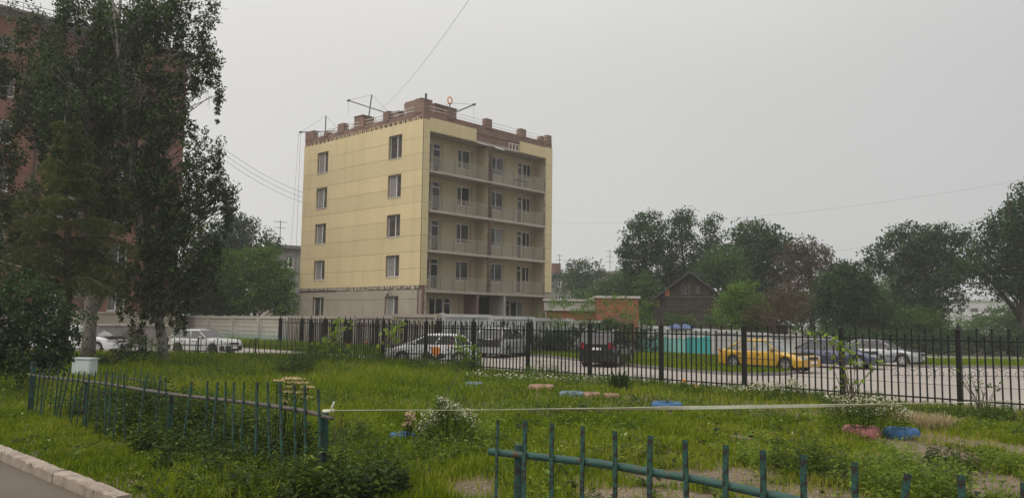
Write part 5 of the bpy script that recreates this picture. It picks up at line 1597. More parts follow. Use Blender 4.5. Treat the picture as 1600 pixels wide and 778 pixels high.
    mb = MB(); mb.box(L / 2 - .01, L / 2 + .03, -Wd * .22, Wd * .22, zl_[1] + .01, zl_[1] + .12); mb.build('grille', M['trim'], e)
    for s in (-1, 1):
        mb = MB(); y0_, y1_ = sorted((s * Wd / 2 * .94, s * (Wd / 2 * .995))); mb.box(xr + wr * 1.25, xf - wr * 1.25, y0_, y1_, .185, .25); mb.build('sill', M['trim'], e)
    if P.get('rails'):
        for s in (-1, 1):
            mb = MB(); mb.tube([(xt0 + .1, s * (wt - .04), zt - .02), (xt0 + .25, s * (wt - .04), zt + .05), (xt1 - .25, s * (wt - .04), zt + .05), (xt1 - .05, s * (wt - .04), zt - .02)], .02, 5); mb.build('roof_rail', M['rim'], e)
    return e
def paint(name, c, metallic=0.0, rough=0.28):
    M[name] = flat(name, c, rough, metallic, 0.6, 0.5, 0.06)
paint('paint_white', (0.66, 0.67, 0.68)); paint('paint_white2', (0.55, 0.56, 0.55), rough=.4)
paint('paint_silver', (0.40, 0.41, 0.42), .35); paint('paint_black', (0.014, 0.014, 0.016), 0, .2)
paint('paint_yellow', (0.45, 0.265, 0.018), 0.15); paint('paint_blue', (0.035, 0.045, 0.09), .25); paint('paint_silver2', (0.27, 0.28, 0.30), .4)
SED = dict(L=4.45, W=1.72, H=1.42, wr=.31, ax=(-1.33, 1.33), deck=[(-2.23, .76), (-2.15, .88), (-1.75, .94), (-1.0, .92), (.85, .88), (1.3, .84), (1.8, .76), (2.1, .66), (2.23, .52)], belt=.89, cab=(-1.72, -.95, .22, 1.0), pillars=[.2, .56], lampz=(.66, .56))
HAT = dict(SED, L=4.1, W=1.74, H=1.5, ax=(-1.25, 1.3), deck=[(-2.05, .9), (-1.95, 1.0), (.9, .97), (1.6, .86), (1.95, .72), (2.05, .6)], belt=.97, cab=(-1.93, -1.45, .2, 1.15), pillars=[.24, .58], lampz=(.8, .6))
SUV = dict(SED, L=4.3, W=1.8, H=1.66, wr=.345, ax=(-1.3, 1.32), deck=[(-2.15, 1.0), (-2.1, 1.08), (.95, 1.06), (1.8, .98), (2.1, .85), (2.15, .7)], belt=1.06, cab=(-2.1, -1.78, .15, 1.02), tumble=.13, pillars=[.22, .56], lampz=(.85, .72), rails=True, tall=True, pz=.8, bh=.36)
OLD = dict(SED, L=4.05, W=1.62, H=1.41, ax=(-1.2, 1.22), deck=[(-2.0, .82), (-1.95, .92), (-1.6, .94), (.8, .92), (1.8, .86), (2.0, .78), (2.03, .6)], belt=.91, cab=(-1.9, -1.35, .1, .75), pillars=[.3, .6], lampz=(.6, .58), bumper='trim', rim='trim')
def at(px, dep): v = D(px, 500, dep); return (v.x, v.y, 0.008)
def hd(x, y): return math.atan2(y, x)
car('yellow_car', (D(1200, 500, 36.9).x, 36.9, 0.04), hd(.64, -.77), dict(SED, L=4.35, glass='car_glass_pale', wglass='car_glass_pale'), 'bright yellow sedan with its rear wheels on the grass island', 'paint_yellow')
car('dark_blue_car', at(1302, 40.4), hd(.80, -.60), dict(SED, wglass='car_glass_pale'), 'dark blue sedan parked beside the yellow car', 'paint_blue')
car('silver_car', at(1371, 43.5), hd(.80, -.60), dict(SED, L=4.3, wglass='car_glass_pale'), 'silver sedan parked just behind the dark blue one', 'paint_silver2')
car('black_suv', at(950, 39.8), hd(math.sin(math.radians(22)), math.cos(math.radians(22))), dict(SUV, H=1.68), 'black sport utility car seen from behind with red tail lamps', 'paint_black')
car('silver_suv', at(789, 47.6), hd(math.sin(math.radians(24)), math.cos(math.radians(24))), dict(SUV, H=1.72, W=1.76, pz=.95, tall=False, rl=(.1, .12)), 'silver sport utility car with dark tailgate window behind the fence', 'paint_silver')
for sc_ in [o for o in COL.objects if o.name == 'silver_suv']:
    mb = MB(); mb.box(-2.225, -2.2, -.66, .66, .62, 1.02); mb.build('tailgate_panel', M['trim'], sc_)
wc = car('white_car', at(673, 38.6), hd(-.90, -.16), dict(HAT, L=4.35, ax=(-1.3, 1.35), H=1.47), 'white hatchback with an orange and black door marking behind the fence', 'paint_white')
mb = MB()
s = 1
yy = 1.74 / 2 * 1.012
mb.add([(-.42, yy, .8), (-.2, yy, .86), (.02, yy, .8), (.0, yy, .58), (-.2, yy, .38), (-.38, yy, .58)], [(5, 4, 3, 2, 1, 0)])
mb.build('orange_marking', M['flower_orange'], wc)
mb = MB(); mb.add([(.12, yy + .002, .62), (.5, yy + .002, .5), (.45, yy + .002, .28), (-.35, yy + .002, .26), (-.7, yy + .002, .4), (-.42, yy + .002, .58), (-.2, yy + .002, .36), (.06, yy + .002, .52)], [(0, 7, 6, 3, 2, 1), (5, 4, 3, 6)])
mb.build('black_marking', M['trim'], wc)
car('old_white_car', at(322, 45.5), hd(.90, -.36), OLD, 'old boxy white hatchback parked by the wall on the left', 'paint_white2')
car('white_car', at(134, 46.0), hd(.97, -.1), dict(HAT, L=4.4, H=1.55, glass='car_glass_pale', wglass='car_glass_pale'), 'white hatchback with pale windows behind the left birch trunk', 'paint_white')
car('white_car', at(22, 47.5), hd(.95, -.2), HAT, 'white car almost hidden behind the lilac bush at the left edge', 'paint_white')

# pale cabinet among the plants
c = D(132, 500, 26.0)
e = empty('metal_cabinet', (c.x, c.y, 0), -0.25, 'pale blue grey metal cabinet lying in the grass behind the left fence', 'cabinet')
mb = MB(); mb.box(-.38, .34, 0, .3, .15, .72); mb.build('body', M['cabinet'], e)
mb = MB(); mb.box(-.34, .3, -.02, -.002, .19, .68); mb.build('door', M['cabinet'], e)
mb = MB(); mb.box(-.41, .37, -.04, .33, .72, .76); mb.build('lid', M['cabinet'], e)
# faded remains of another low picket row in the grass
fa = D(172, 500, 23.5); fb_ = D(268, 500, 20.5)
dv = fb_ - fa; dv.z = 0
e = empty('garden_fence', (fa.x, fa.y, 0), math.atan2(dv.y, dv.x), 'faded green remains of a low picket row in the grass beyond the leaning fence', 'fence')
for k in range(9):
    mb = MB(); mb.box(-.022, .022, -.006, .006, 0, .66 + random.uniform(-.06, .06)); o = mb.build('picket', M['teal'], e)
    o.location = (dv.length * (k + .2) / 9, 0, 0); o.rotation_euler = (random.gauss(0, .05), random.gauss(0, .06), 0)
mb = MB(); mb.tube([(0, .02, .4), (dv.length, .02, .42)], .015, 5); mb.build('rail', M['oldpipe'], e)
# blue sheeting lying on the turquoise wall
tpos = D(1076, 510, 52.3)
mb = MB()
for i in range(9):
    for j in range(5):
        mb.v.append((-.85 + i * .21, -.3 + j * .15, .16 * math.sin(i * .9) ** 2 * (1 - abs(j - 2) / 2.2) + (.0 if j not in (0, 4) else -.16)))
mb.f = [(i * 5 + j, (i + 1) * 5 + j, (i + 1) * 5 + j + 1, i * 5 + j + 1) for i in range(8) for j in range(4)]
mb.m = [0] * len(mb.f)
tq = TW + G1 * 3.1
tb_ = mb.build('tarpaulin', flat('blue_sheeting', (0.06, 0.10, 0.2), .7)); tb_.location = (tq.x, tq.y, 1.9); tb_.rotation_euler = (0, 0, math.atan2(G1.y, G1.x))
tag(tb_, 'crumpled blue sheeting lying on top of the turquoise wall', 'tarpaulin')
# tyre planters
def tyre(px, py, rad, colr, label, hgt=.2, var=''):
    p = G(px, py)
    o = empty('tyre_planter', (p.x, p.y, -0.05), random.uniform(0, 3), label, 'tyre planter', 'painted tyre planters on the lawn')
    n = 28
    prof_ = [(.62, .02), (.85, 0), (.97, .25), (1.0, .5), (.97, .75), (.86, .98), (.66, 1.0), (.60, .85)]
    vs, fs = [], []
    for r_, z in prof_:
        for k in range(n):
            g = 1 - (.012 if (k % 2 == 0 and .2 < z < .8) else 0)
            vs.append((rad * r_ * g * math.cos(2 * PI * k / n), rad * r_ * g * math.sin(2 * PI * k / n), z * hgt))
    for i in range(len(prof_) - 1):
        for k in range(n): fs.append((i * n + k, i * n + (k + 1) % n, (i + 1) * n + (k + 1) % n, (i + 1) * n + k))
    mb = MB(); mb.add(vs, fs); mb.build('tyre', M[colr], o, True)
    mb = MB(); mb.tube([(0, 0, 0), (0, 0, hgt * .72)], rad * .64, 16); mb.build('soil', M['soil'], o)
    return o, p
M['ty_blue'] = weathered('blue_tyre_paint', (0.025, 0.085, 0.2), (0.045, 0.13, 0.27), 8, 0.8, c3=(0.03, 0.03, 0.03), s3=14, t3=.68)
M['ty_pale'] = weathered('pale_blue_tyre_paint', (0.09, 0.15, 0.19), (0.15, 0.22, 0.26), 8, 0.7, c3=(0.06, 0.06, 0.06), s3=12, t3=.62)
M['ty_pink'] = weathered('pink_tyre_paint', (0.30, 0.10, 0.10), (0.40, 0.16, 0.15), 8, 0.7, c3=(0.12, 0.07, 0.06), s3=12, t3=.66)
M['ty_peach'] = weathered('peach_tyre_paint', (0.25, 0.135, 0.10), (0.33, 0.19, 0.14), 8, 0.7, c3=(0.12, 0.07, 0.06), s3=12, t3=.66)
T = {}
random.seed(50)
for key, args in dict(
    a=(629, 689, .24, 'ty_blue', 'small blue tyre planter under the leaning white flowers', .2),
    b=(741, 605, .31, 'ty_pale', 'pale blue tyre planter nearest the white car', .22),
    c=(846, 611, .42, 'ty_peach', 'faded pink tyre planter behind the pale blue ring', .25),
    d=(893, 622, .36, 'ty_pale', 'round pale blue tyre planter in the middle of the lawn', .24),
    f=(922, 622, .3, 'ty_peach', 'small faded pink tyre planter touching the pale blue ring', .22),
    g=(955, 623, .25, 'ty_peach', 'tiny faded pink tyre planter right of the pale blue ring', .2),
    h=(1042, 640, .4, 'ty_blue', 'blue tyre planter cut by the white tape', .24),
    i=(1346, 683, .36, 'ty_pink', 'pink tyre planter full of white flowers at the right', .26),
    j=(1409, 684, .33, 'ty_blue', 'bright blue tyre planter beside the pink one', .24)).items():
    T[key] = tyre(*args[:5], args[5])

# ================================================================== ground vegetation
def smooth(x, a, b):
    t = np.clip((x - a) / (b - a), 0, 1)
    return t * t * (3 - 2 * t)
# bare earth patches: centre and half sizes, derived from where they lie on the lawn
DIRT = []
for px, py, rx, ry, st in [(740, 768, 48, 20, 1), (1010, 775, 120, 14, .9), (1080, 748, 110, 14, 1), (1165, 742, 60, 12, .9), (1250, 775, 110, 18, .8), (1430, 700, 62, 20, 1), (1475, 688, 50, 12, .9), (1395, 722, 80, 12, .8),
                           (1582, 702, 34, 16, 1), (1510, 748, 80, 13, .8), (1330, 748, 70, 10, .8), (1165, 686, 14, 5, .8), (1570, 765, 70, 14, .8), (620, 775, 40, 10, .5), (1040, 690, 26, 5, .5), (1290, 668, 40, 6, .4)]:
    p = G(px, py)
    DIRT.append((p.x, p.y, rx * p.y / F, ry * p.y ** 2 / (F * H), st))
def dirtmask(X, Y):
    m = np.zeros(len(X))
    P = np.column_stack([X, Y])
    wob = 0.28 * noise3(P, 1.8, 77) + .15 * noise3(P, 6, 78)
    for x, y, rx, ry, st in DIRT:
        r = np.sqrt(((X - x) / rx) ** 2 + ((Y - y) / ry) ** 2) + wob
        m = np.maximum(m, st * (1 - smooth(r, 0.75, 1.25)))
    return m
def inlawn(X, Y, margin=0.3):
    bx = (X - P0.x) * U.x + (Y - P0.y) * U.y
    ax = (X - P0.x) * W.x + (Y - P0.y) * W.y
    kb = (X - K0.x) * U.x + (Y - K0.y) * U.y
    ka = (X - K0.x) * G1.x + (Y - K0.y) * G1.y
    ok = (bx < margin) & ((kb > 0.2) | (ka > 5.0) & (kb > -1.2)) & (Y < 41.2)
    return ok
def wedge(n, y0, y1):
    Y = np.sqrt(RG.uniform(y0 ** 2, y1 ** 2, n))
    X = RG.uniform(-1, 1, n) * (0.72 * Y + 1.5)
    return X, Y
def blades(X, Y, Z, hgt, wid, tint, name, mat, lean=0.45, parent=None):
    n = len(X)
    a = RG.uniform(0, 2 * PI, n)
    dx, dy = np.cos(a), np.sin(a)
    l = RG.normal(0, lean, n) * hgt
    la = RG.uniform(0, 2 * PI, n)
    tx, ty = np.cos(la) * l, np.sin(la) * l
    B = np.column_stack([X, Y, Z])
    wv = np.column_stack([dx, dy, np.zeros(n)]) * (wid / 2)[:, None]
    T = B + np.column_stack([tx, ty, hgt])
    Mi = B + np.column_stack([tx * .3, ty * .3, hgt * .58])
    V = np.stack([B - wv * .8, B + wv * .8, Mi + wv, T, T, Mi - wv], 1)
    V[:, 4] = T - wv * .15; V[:, 3] = T + wv * .15
    # one hexagon would not be planar: split in two quads
    Q = np.concatenate([V[:, [0, 1, 2, 5]], V[:, [5, 2, 3, 4]]], 0)
    return tag(npmesh(name, Q.reshape(-1, 3), 4, M[mat], parent, np.concatenate([tint, tint])), kind='stuff')
def grassfield(n_near, n_far):
    XX, YY = [], []
    for n, y0, y1 in ((n_near, 8.3, 18), (n_far, 18, 41.5)):
        X, Y = wedge(n, y0, y1); XX.append(X); YY.append(Y)
    X, Y = np.concatenate(XX), np.concatenate(YY)
    ok = inlawn(X, Y)
    dm = dirtmask(X, Y)
    P = np.column_stack([X, Y])
    sparse = 0.25 * (noise3(P, .7, 5) > 0.55) + 0.2 * smooth(X, 2.5, 5) * (Y < 14)
    tuft = noise3(P, 5.0, 31) * smooth(30 - Y, 0, 14)
    ok &= RG.uniform(size=len(X)) > np.clip(dm * .93 + sparse + .5 * smooth(-tuft, .05, .7), 0, .95)
    TU = tuft
    X, Y, P, dm, TU = X[ok], Y[ok], P[ok], dm[ok], TU[ok]
    kb = (X - K0.x) * U.x + (Y - K0.y) * U.y
    gf = (X - S2.x) * U.x + (Y - S2.y) * U.y          # distance behind the garden fence line
    h = 0.115 + 0.05 * noise3(P, 1.1, 6) + .03 * noise3(P, 4, 8)
    h += 0.13 * smooth(-X, -.5, 5) * smooth(gf, 0, 1.5) + .06 * smooth(Y, 14, 26)
    h = np.where(gf < 0, np.clip(h * .75, .05, .13), h)
    h *= (1 - .45 * dm) * (1 + .35 * TU)
    h = np.clip(h, .04, .5) * RG.uniform(.55, 1.35, len(X))
    wd = 0.011 * (Y / 10) ** 0.8 * RG.uniform(.7, 1.3, len(X))
    t = 0.46 + .2 * noise3(P, .5, 9) + .16 * noise3(P, 2.2, 10) + RG.normal(0, .2, len(X)) + .16 * smooth(X, -1, 6) + .25 * dm + .1 * TU
    blades(X, Y, np.full(len(X), .002), h, wd, np.clip(t, 0, 1), 'grass', 'grass')
grassfield(275000, 205000)
def zonegrass(name, poly, n, z, h0, wd0):
    xs = [p[0] for p in poly]; ys = [p[1] for p in poly]
    X = RG.uniform(min(xs), max(xs), n); Y = RG.uniform(min(ys), max(ys), n)
    ins = np.zeros(n, bool); m = len(poly)
    for i in range(m):
        xi, yi = poly[i][0], poly[i][1]; xj, yj = poly[i - 1][0], poly[i - 1][1]
        c = ((yi > Y) != (yj > Y)) & (X < (xj - xi) * (Y - yi) / (yj - yi + 1e-9) + xi)
        ins ^= c
    X, Y = X[ins], Y[ins]; P = np.column_stack([X, Y])
    t = np.clip(.45 + .15 * noise3(P, .8, 4) + RG.normal(0, .14, len(X)), 0, 1)
    blades(X, Y, np.full(len(X), z), h0 * RG.uniform(.5, 1.4, len(X)), np.full(len(X), wd0), t, name, 'grass')
zonegrass('grass', [(x * .98 + .15, y * .995 + .1) for x, y in isl], 60000, .11, .13, .034)
zonegrass('grass', [ra[:2], rb[:2], rc[:2], rd[:2]], 26000, .11, .1, .045)
wl0, wl1 = AB(28.5, 4.4), AB(70, 4.4)
zonegrass('grass', [AB(30.2, 4.9)[:2], AB(30.2, 7.7)[:2], AB(66, 7.7)[:2], AB(66, 4.9)[:2]], 45000, 0, .5, .05)
zonegrass('grass', [(-40, 33), (-13.2, 41.3), (-19, 42.3), (-40, 41)], 20000, 0, .3, .04)

def weeds(name, X, Y, h, leaf, per, mat, tintbase=.4, kind='stuff', parent=None, ratio=.32, spread=.35, z0=None):
    """upright herbs: stems with leaves all the way up"""
    n = len(X)
    z0 = np.zeros(n) if z0 is None else z0
    la = RG.uniform(0, 2 * PI, n); l = np.abs(RG.normal(0, .18, n)) * h
    T = np.column_stack([np.cos(la) * l, np.sin(la) * l, h])
    B = np.column_stack([X, Y, z0])
    i = np.repeat(np.arange(n), per)
    f = RG.uniform(.05, 1, len(i))
    A = RG.uniform(0, 2 * PI, len(i))
    ls = leaf * RG.uniform(.5, 1.3, len(i)) * (1.15 - .5 * f)
    c0 = B[i] + T[i] * f[:, None]
    out_ = np.column_stack([np.cos(A), np.sin(A), RG.uniform(-.3, .9, len(i))]); out_ = unit(out_)
    sidev = np.column_stack([-np.sin(A), np.cos(A), RG.normal(0, .3, len(i))]) * (ls * ratio * .5)[:, None]
    st = spread * h[i][:, None] * RG.uniform(0, .35, len(i))[:, None]
    c0 = c0 + out_ * st
    mid = c0 + out_ * (ls * .5)[:, None]
    tip = c0 + out_ * ls[:, None] - np.array([0, 0, 1]) * (ls * .25)[:, None]
    V = np.stack([c0, mid + sidev, tip, mid - sidev], 1).reshape(-1, 3)
    ti = np.clip(tintbase + RG.normal(0, .2, n)[i] + RG.normal(0, .17, len(i)), 0, 1)
    # stems
    wv = np.column_stack([np.cos(la + 1.5), np.sin(la + 1.5), np.zeros(n)]) * .0035 * (np.clip(Y, 8, 40) / 10)[:, None]
    Sx = np.stack([B - wv, B + wv, B + T + wv * .4, B + T - wv * .4], 1).reshape(-1, 3)
    V = np.concatenate([V, Sx]); ti = np.concatenate([ti, np.full(n, .3)])
    o = npmesh(name, V, 4, M[mat], parent, ti)
    if kind: o['kind'] = kind
    return o
def scatter(px, py, rx, ry, n):
    """n ground points around a spot, half sizes given as seen"""
    p = G(px, py)
    a = RG.uniform(0, 2 * PI, n); r = np.sqrt(RG.uniform(0, 1, n))
    return p.x + np.cos(a) * r * rx * p.y / F, p.y + np.sin(a) * r * ry * p.y ** 2 / (F * H)
# broad scatter of herbs through the lawn
X, Y = wedge(17000, 8.4, 36)
ok = inlawn(X, Y) & (RG.uniform(size=len(X)) > .3 + .6 * dirtmask(X, Y)) & (noise3(np.column_stack([X, Y]), .9, 21) > -.1)
X, Y = X[ok], Y[ok]
gf = (X - S2.x) * U.x + (Y - S2.y) * U.y
hh = np.where(gf < .2, .09, .2) * RG.uniform(.5, 1.4, len(X))
weeds('weeds', X, Y, hh, .10, 8, 'weed', .6, ratio=.55, spread=.8)
X, Y = wedge(7000, 8.4, 36)
ok = inlawn(X, Y) & (noise3(np.column_stack([X, Y]), 2.0, 35) > .3) & (RG.uniform(size=len(X)) > .8 * dirtmask(X, Y))
X, Y = X[ok], Y[ok]
weeds('weeds', X, Y, np.where((X - S2.x) * U.x + (Y - S2.y) * U.y < .2, .08, .24) * RG.uniform(.6, 1.3, len(X)), .12, 8, 'weed', .12, ratio=.5, spread=.7)
X, Y = wedge(9000, 8.4, 36)
ok = inlawn(X, Y) & (noise3(np.column_stack([X, Y]), 1.3, 25) > .35) & (RG.uniform(size=len(X)) > .85 * dirtmask(X, Y))
X, Y = X[ok], Y[ok]
gf = (X - S2.x) * U.x + (Y - S2.y) * U.y
weeds('weeds', X, Y, np.where(gf < .2, .08, .2) * RG.uniform(.6, 1.5, len(X)), .09, 8, 'bright', .25, ratio=.5, spread=.8)
# tall rank growth round the left garden fence, in the lawn behind it and along the iron fence
def mass(spots, name, mat, tb, leaf, per, ratio=.3):
    XX, YY, HH = [], [], []
    for px, py, rx, ry, n, h in spots:
        x, y = scatter(px, py, rx, ry, n); XX.append(x); YY.append(y); HH.append(h * RG.uniform(.55, 1.1, n))
    return weeds(name, np.concatenate(XX), np.concatenate(YY), np.concatenate(HH), leaf, per, mat, tb, ratio=ratio)
mass([(150, 652, 45, 10, 90, .5), (215, 672, 50, 14, 170, .62), (180, 664, 30, 10, 60, .5), (265, 700, 45, 14, 100, .5), (310, 735, 50, 20, 130, .6), (355, 752, 40, 20, 110, .5), (425, 768, 50, 24, 80, .45), (480, 785, 36, 20, 70, .62),
      (330, 790, 90, 18, 90, .4), (440, 800, 90, 14, 70, .35), (540, 785, 40, 20, 100, .5), (590, 775, 40, 16, 90, .4)], 'weeds', 'weed', .25, .12, 16, .34)
mass([(228, 662, 24, 8, 110, .85), (300, 690, 44, 10, 120, .85), (370, 712, 50, 12, 110, .72), (440, 738, 46, 12, 100, .7), (140, 642, 50, 8, 70, .55), (190, 655, 30, 8, 70, .7)], 'weeds', 'weed', .16, .13, 20, .36)
mass([(380, 745, 70, 24, 130, .42), (450, 765, 60, 26, 150, .42), (300, 700, 50, 18, 90, .4), (240, 680, 50, 14, 80, .4), (400, 790, 110, 20, 150, .3), (500, 770, 40, 24, 90, .42)], 'weeds', 'weed', .55, .11, 12, .3)
x, y = scatter(400, 760, 130, 45, 5200)
blades(x, y, np.zeros(5200), .34 * RG.uniform(.4, 1.2, 5200), np.full(5200, .012), np.clip(RG.normal(.55, .2, 5200), 0, 1), 'tall_grass', 'grass', .5)
mass([(560, 742, 60, 30, 240, .36), (640, 735, 60, 24, 150, .3), (540, 700, 30, 22, 110, .42), (700, 712, 60, 16, 90, .26)], 'weeds', 'weed', .42, .1, 12)
mass([(240, 640, 60, 12, 160, .5), (330, 655, 60, 14, 200, .55), (420, 670, 60, 16, 220, .5), (310, 600, 80, 10, 260, .5), (400, 590, 80, 10, 280, .5), (500, 590, 60, 9, 200, .5), (560, 575, 50, 6, 160, .6), (505, 572, 40, 4, 160, 1.05), (575, 572, 36, 3, 90, .95), (360, 580, 60, 6, 200, .6), (290, 580, 40, 6, 160, .7), (480, 640, 60, 14, 160, .4)], 'weeds', 'weed', .5, .11, 13)
mass([(620, 575, 60, 4, 200, .5), (700, 580, 60, 4, 200, .5), (800, 592, 60, 5, 160, .4), (960, 604, 90, 5, 200, .38), (1130, 616, 90, 6, 200, .35), (1290, 630, 90, 7, 220, .35), (1480, 656, 90, 8, 260, .35), (1580, 660, 50, 8, 130, .4), (450, 572, 60, 5, 260, .6)], 'weeds', 'weed', .45, .09, 14)
# single recognisable plants
def plant(name, px, py, rx, ry, n, h, leaf, per, mat, tb, label, cat='plant', ratio=.35):
    p = G(px, py); e = empty(name, p, 0, label, cat, 'rose bushes at the iron fence' if name == 'rose_bush' else ('leafy weeds standing out of the lawn' if name == 'leafy_plant' else None))
    x, y = scatter(px, py, rx, ry, n)
    weeds('leaves', x - p.x, y - p.y, h * RG.uniform(.6, 1.1, n), leaf, per, mat, tb, None, e, ratio)
    return e
plant('leafy_bush', 464, 592, 28, 6, 70, 1.0, .12, 40, 'weed', .05, 'dark leafy bush standing alone in the lawn beyond the left fence')
plant('leafy_plant', 1405, 728, 24, 9, 26, .42, .1, 16, 'bright', .5, 'bright yellow green weed right below the two big tyre planters')
plant('leafy_plant', 1568, 735, 34, 14, 40, .36, .1, 16, 'bright', .2, 'spreading light green plant on bare soil near the right edge')
plant('leafy_plant', 1482, 730, 34, 10, 44, .3, .09, 18, 'weed', .2, 'dark green tuft on the bare soil at the right')
plant('leafy_plant', 1455, 745, 50, 12, 44, .26, .09, 16, 'weed', .55, 'mid green low plant at the foot of the dark tuft')
plant('leafy_plant', 766, 694, 18, 8, 18, .5, .1, 15, 'bright', .4, 'bright green plant left of the first right fence pickets')
plant('leafy_plant', 1185, 728, 34, 9, 34, .36, .09, 15, 'bright', .3, 'yellow green plant between two pickets of the right fence')
plant('leafy_plant', 1270, 745, 60, 16, 120, .55, .085, 20, 'weed', .5, 'feathery green weeds around the pickets right of centre')
plant('leafy_plant', 1420, 772, 80, 18, 120, .5, .10, 18, 'bright', .1, 'lush green weeds along the right fence near the bottom edge')
plant('leafy_plant', 132, 624, 34, 8, 34, .55, .1, 16, 'bright', .25, 'bright green plant behind the leaning pickets of the left fence')
plant('leafy_plant', 165, 578, 22, 4, 26, .8, .12, 18, 'bright', .2, 'light green plant beside the pale cabinet')
plant('leafy_plant', 12, 628, 40, 10, 40, .8, .11, 22, 'bright', .1, 'yellowish leafy plant at the left edge under the lilac')
plant('leafy_plant', 250, 560, 30, 3, 30, 1.1, .14, 18, 'bright', .15, 'light green shrubby plant at the foot of the right birch')
plant('rose_bush', 730, 585, 22, 4, 26, 1.5, .13, 36, 'weed', .25, 'dark rose bush in front of the white car')
plant('rose_bush', 655, 582, 18, 4, 22, 1.2, .13, 30, 'weed', .15, 'smaller dark bush left of the orange car marking')
plant('leafy_plant', 850, 588, 40, 4, 44, .6, .13, 18, 'weed', .6, 'green plants at the foot of the iron fence before the silver car')
x, y = scatter(967, 612, 14, 3, 90)
p = G(967, 612); e = empty('iris_clump', p, 0, 'dark clump of sword shaped leaves in the lawn before the black car', 'plant')
o = blades(x - p.x, y - p.y, np.zeros(90), .6 * RG.uniform(.5, 1.1, 90), np.full(90, .05), np.full(90, .1), 'leaves', 'weed', .25, e)
del o['kind']
x, y = scatter(1440, 668, 40, 7, 2600)
blades(x, y, np.zeros(2600), .3 * RG.uniform(.4, 1.1, 2600), np.full(2600, .014), RG.uniform(0, 1, 2600), 'dry_grass', 'dry', .7)
# flowers
def flowers(name, label, spots, mat, size, dep, leafm='weed', cat='flowers', stems=True, leafn=3, flat_=.7):
    c0 = D(spots[0][0], spots[0][1], dep); o = Vector((c0.x, c0.y, 0))
    e = empty(name, o, 0, label, cat)
    PP = []
    for px, py, rx, ry, n in spots:
        c = D(px, py, dep)
        d_ = unit(RG.normal(size=(n, 3))) * (RG.uniform(0, 1, n) ** .4)[:, None]
        PP.append(np.array([c.x - o.x, c.y - o.y, c.z]) + d_ * np.array([rx * dep / F, (rx + ry) * .5 * dep / F, ry * dep / F]))
    P = np.concatenate(PP); P[:, 2] = np.maximum(P[:, 2], .06)
    npmesh('blossoms', leafquads(P, size, .8, 0, flat_), 4, M[mat], e, RG.uniform(0, 1, len(P)))
    Lp = np.repeat(P, leafn, 0) - np.abs(RG.normal(size=(len(P) * leafn, 3))) * np.array([.02, .02, .2]) + RG.normal(size=(len(P) * leafn, 3)) * .05
    Lp[:, 2] = np.maximum(Lp[:, 2], .04)
    npmesh('leaves', leafquads(Lp, size * 1.5, .35), 4, M[leafm], e, np.clip(RG.normal(.42, .15, len(Lp)), 0, 1))
    if stems:
        mb = MB()
        for k in range(0, len(P), max(1, len(P) // 22)):
            q = P[k]; mb.add([(q[0] * .6 - .004, q[1] * .6, 0), (q[0] * .6 + .004, q[1] * .6, 0), (q[0] + .003, q[1], q[2]), (q[0] - .003, q[1], q[2])], [(0, 1, 2, 3)])
        mb.build('stems', M[leafm], e)
    return e
flowers('flower_bush', 'leaning spray of cream flowers in the small blue tyre planter', [(700, 632, 22, 9, 130), (725, 648, 22, 12, 150), (680, 650, 26, 14, 120), (742, 660, 12, 8, 40), (660, 664, 22, 10, 60), (690, 622, 12, 5, 50)], 'flower_white', .036, 14.2, 'weed', leafn=4)
flowers('flower_bush', 'small peach coloured flower head left of the cream spray', [(641, 650, 9, 9, 90), (636, 662, 8, 5, 40)], 'flower_cream', .04, 14.0, leafn=1)
flowers('yarrow', 'flat cream yarrow heads just behind the left fence end', [(437, 594, 10, 1.2, 50), (458, 591, 20, 1.4, 110), (465, 597, 20, 1.2, 90), (480, 604, 14, 1.2, 60), (452, 603, 12, 1.2, 50), (447, 611, 10, 1.2, 40), (465, 612, 16, 1.2, 40), (478, 620, 12, 3, 30), (450, 625, 20, 5, 30)], 'flower_cream', .03, 11.2, leafn=1)
flowers('daisies', 'white daisies massed at the foot of the iron fence before the silver car', [(790, 590, 40, 8, 170), (840, 592, 40, 9, 170), (745, 585, 20, 8, 60)], 'flower_white', .075, 28.5)
flowers('daisies', 'white daisies at the foot of the iron fence before the black car', [(900, 595, 40, 8, 120), (950, 592, 40, 7, 80)], 'flower_white', .07, 27.5)
flowers('daisies', 'small white flowers at the fence foot below the yellow car', [(1190, 603, 30, 8, 120), (1235, 600, 30, 10, 130), (1150, 606, 30, 5, 50)], 'flower_white', .05, 22.5)
flowers('flower_bush', 'broad cream flowering bush in the pink tyre planter', [(1350, 624, 50, 8, 300), (1325, 634, 36, 8, 170), (1385, 636, 36, 8, 180), (1350, 641, 38, 8, 130), (1300, 620, 16, 6, 50), (1412, 645, 16, 6, 40)], 'flower_white', .034, 15.5, leafn=5)
flowers('lilies', 'few orange lilies near the iron fence', [(1068, 594, 4, 3, 8), (1090, 604, 6, 4, 10)], 'flower_orange', .08, 24.5, leafn=2)
flowers('roses', 'red roses on the dark bush in front of the white car', [(700, 540, 3, 2, 8), (705, 533, 2, 2, 5)], 'flower_red', .07, 33.5, leafn=1)
flowers('roses', 'small red flowers behind the iron fence left of the white car', [(572, 534, 3, 2, 8), (541, 537, 4, 2, 8)], 'flower_red', .1, 37.5, leafn=1)
X, Y = wedge(260, 9, 34); ok = inlawn(X, Y) & (RG.uniform(size=260) > dirtmask(X, Y)); X, Y = X[ok], Y[ok]
P = np.column_stack([X, Y, RG.uniform(.08, .2, len(X))])
tag(npmesh('clover_blossoms', leafquads(P, .035, .9, 0, .5), 4, M['flower_white'], None, RG.uniform(0, 1, len(P))), kind='stuff')
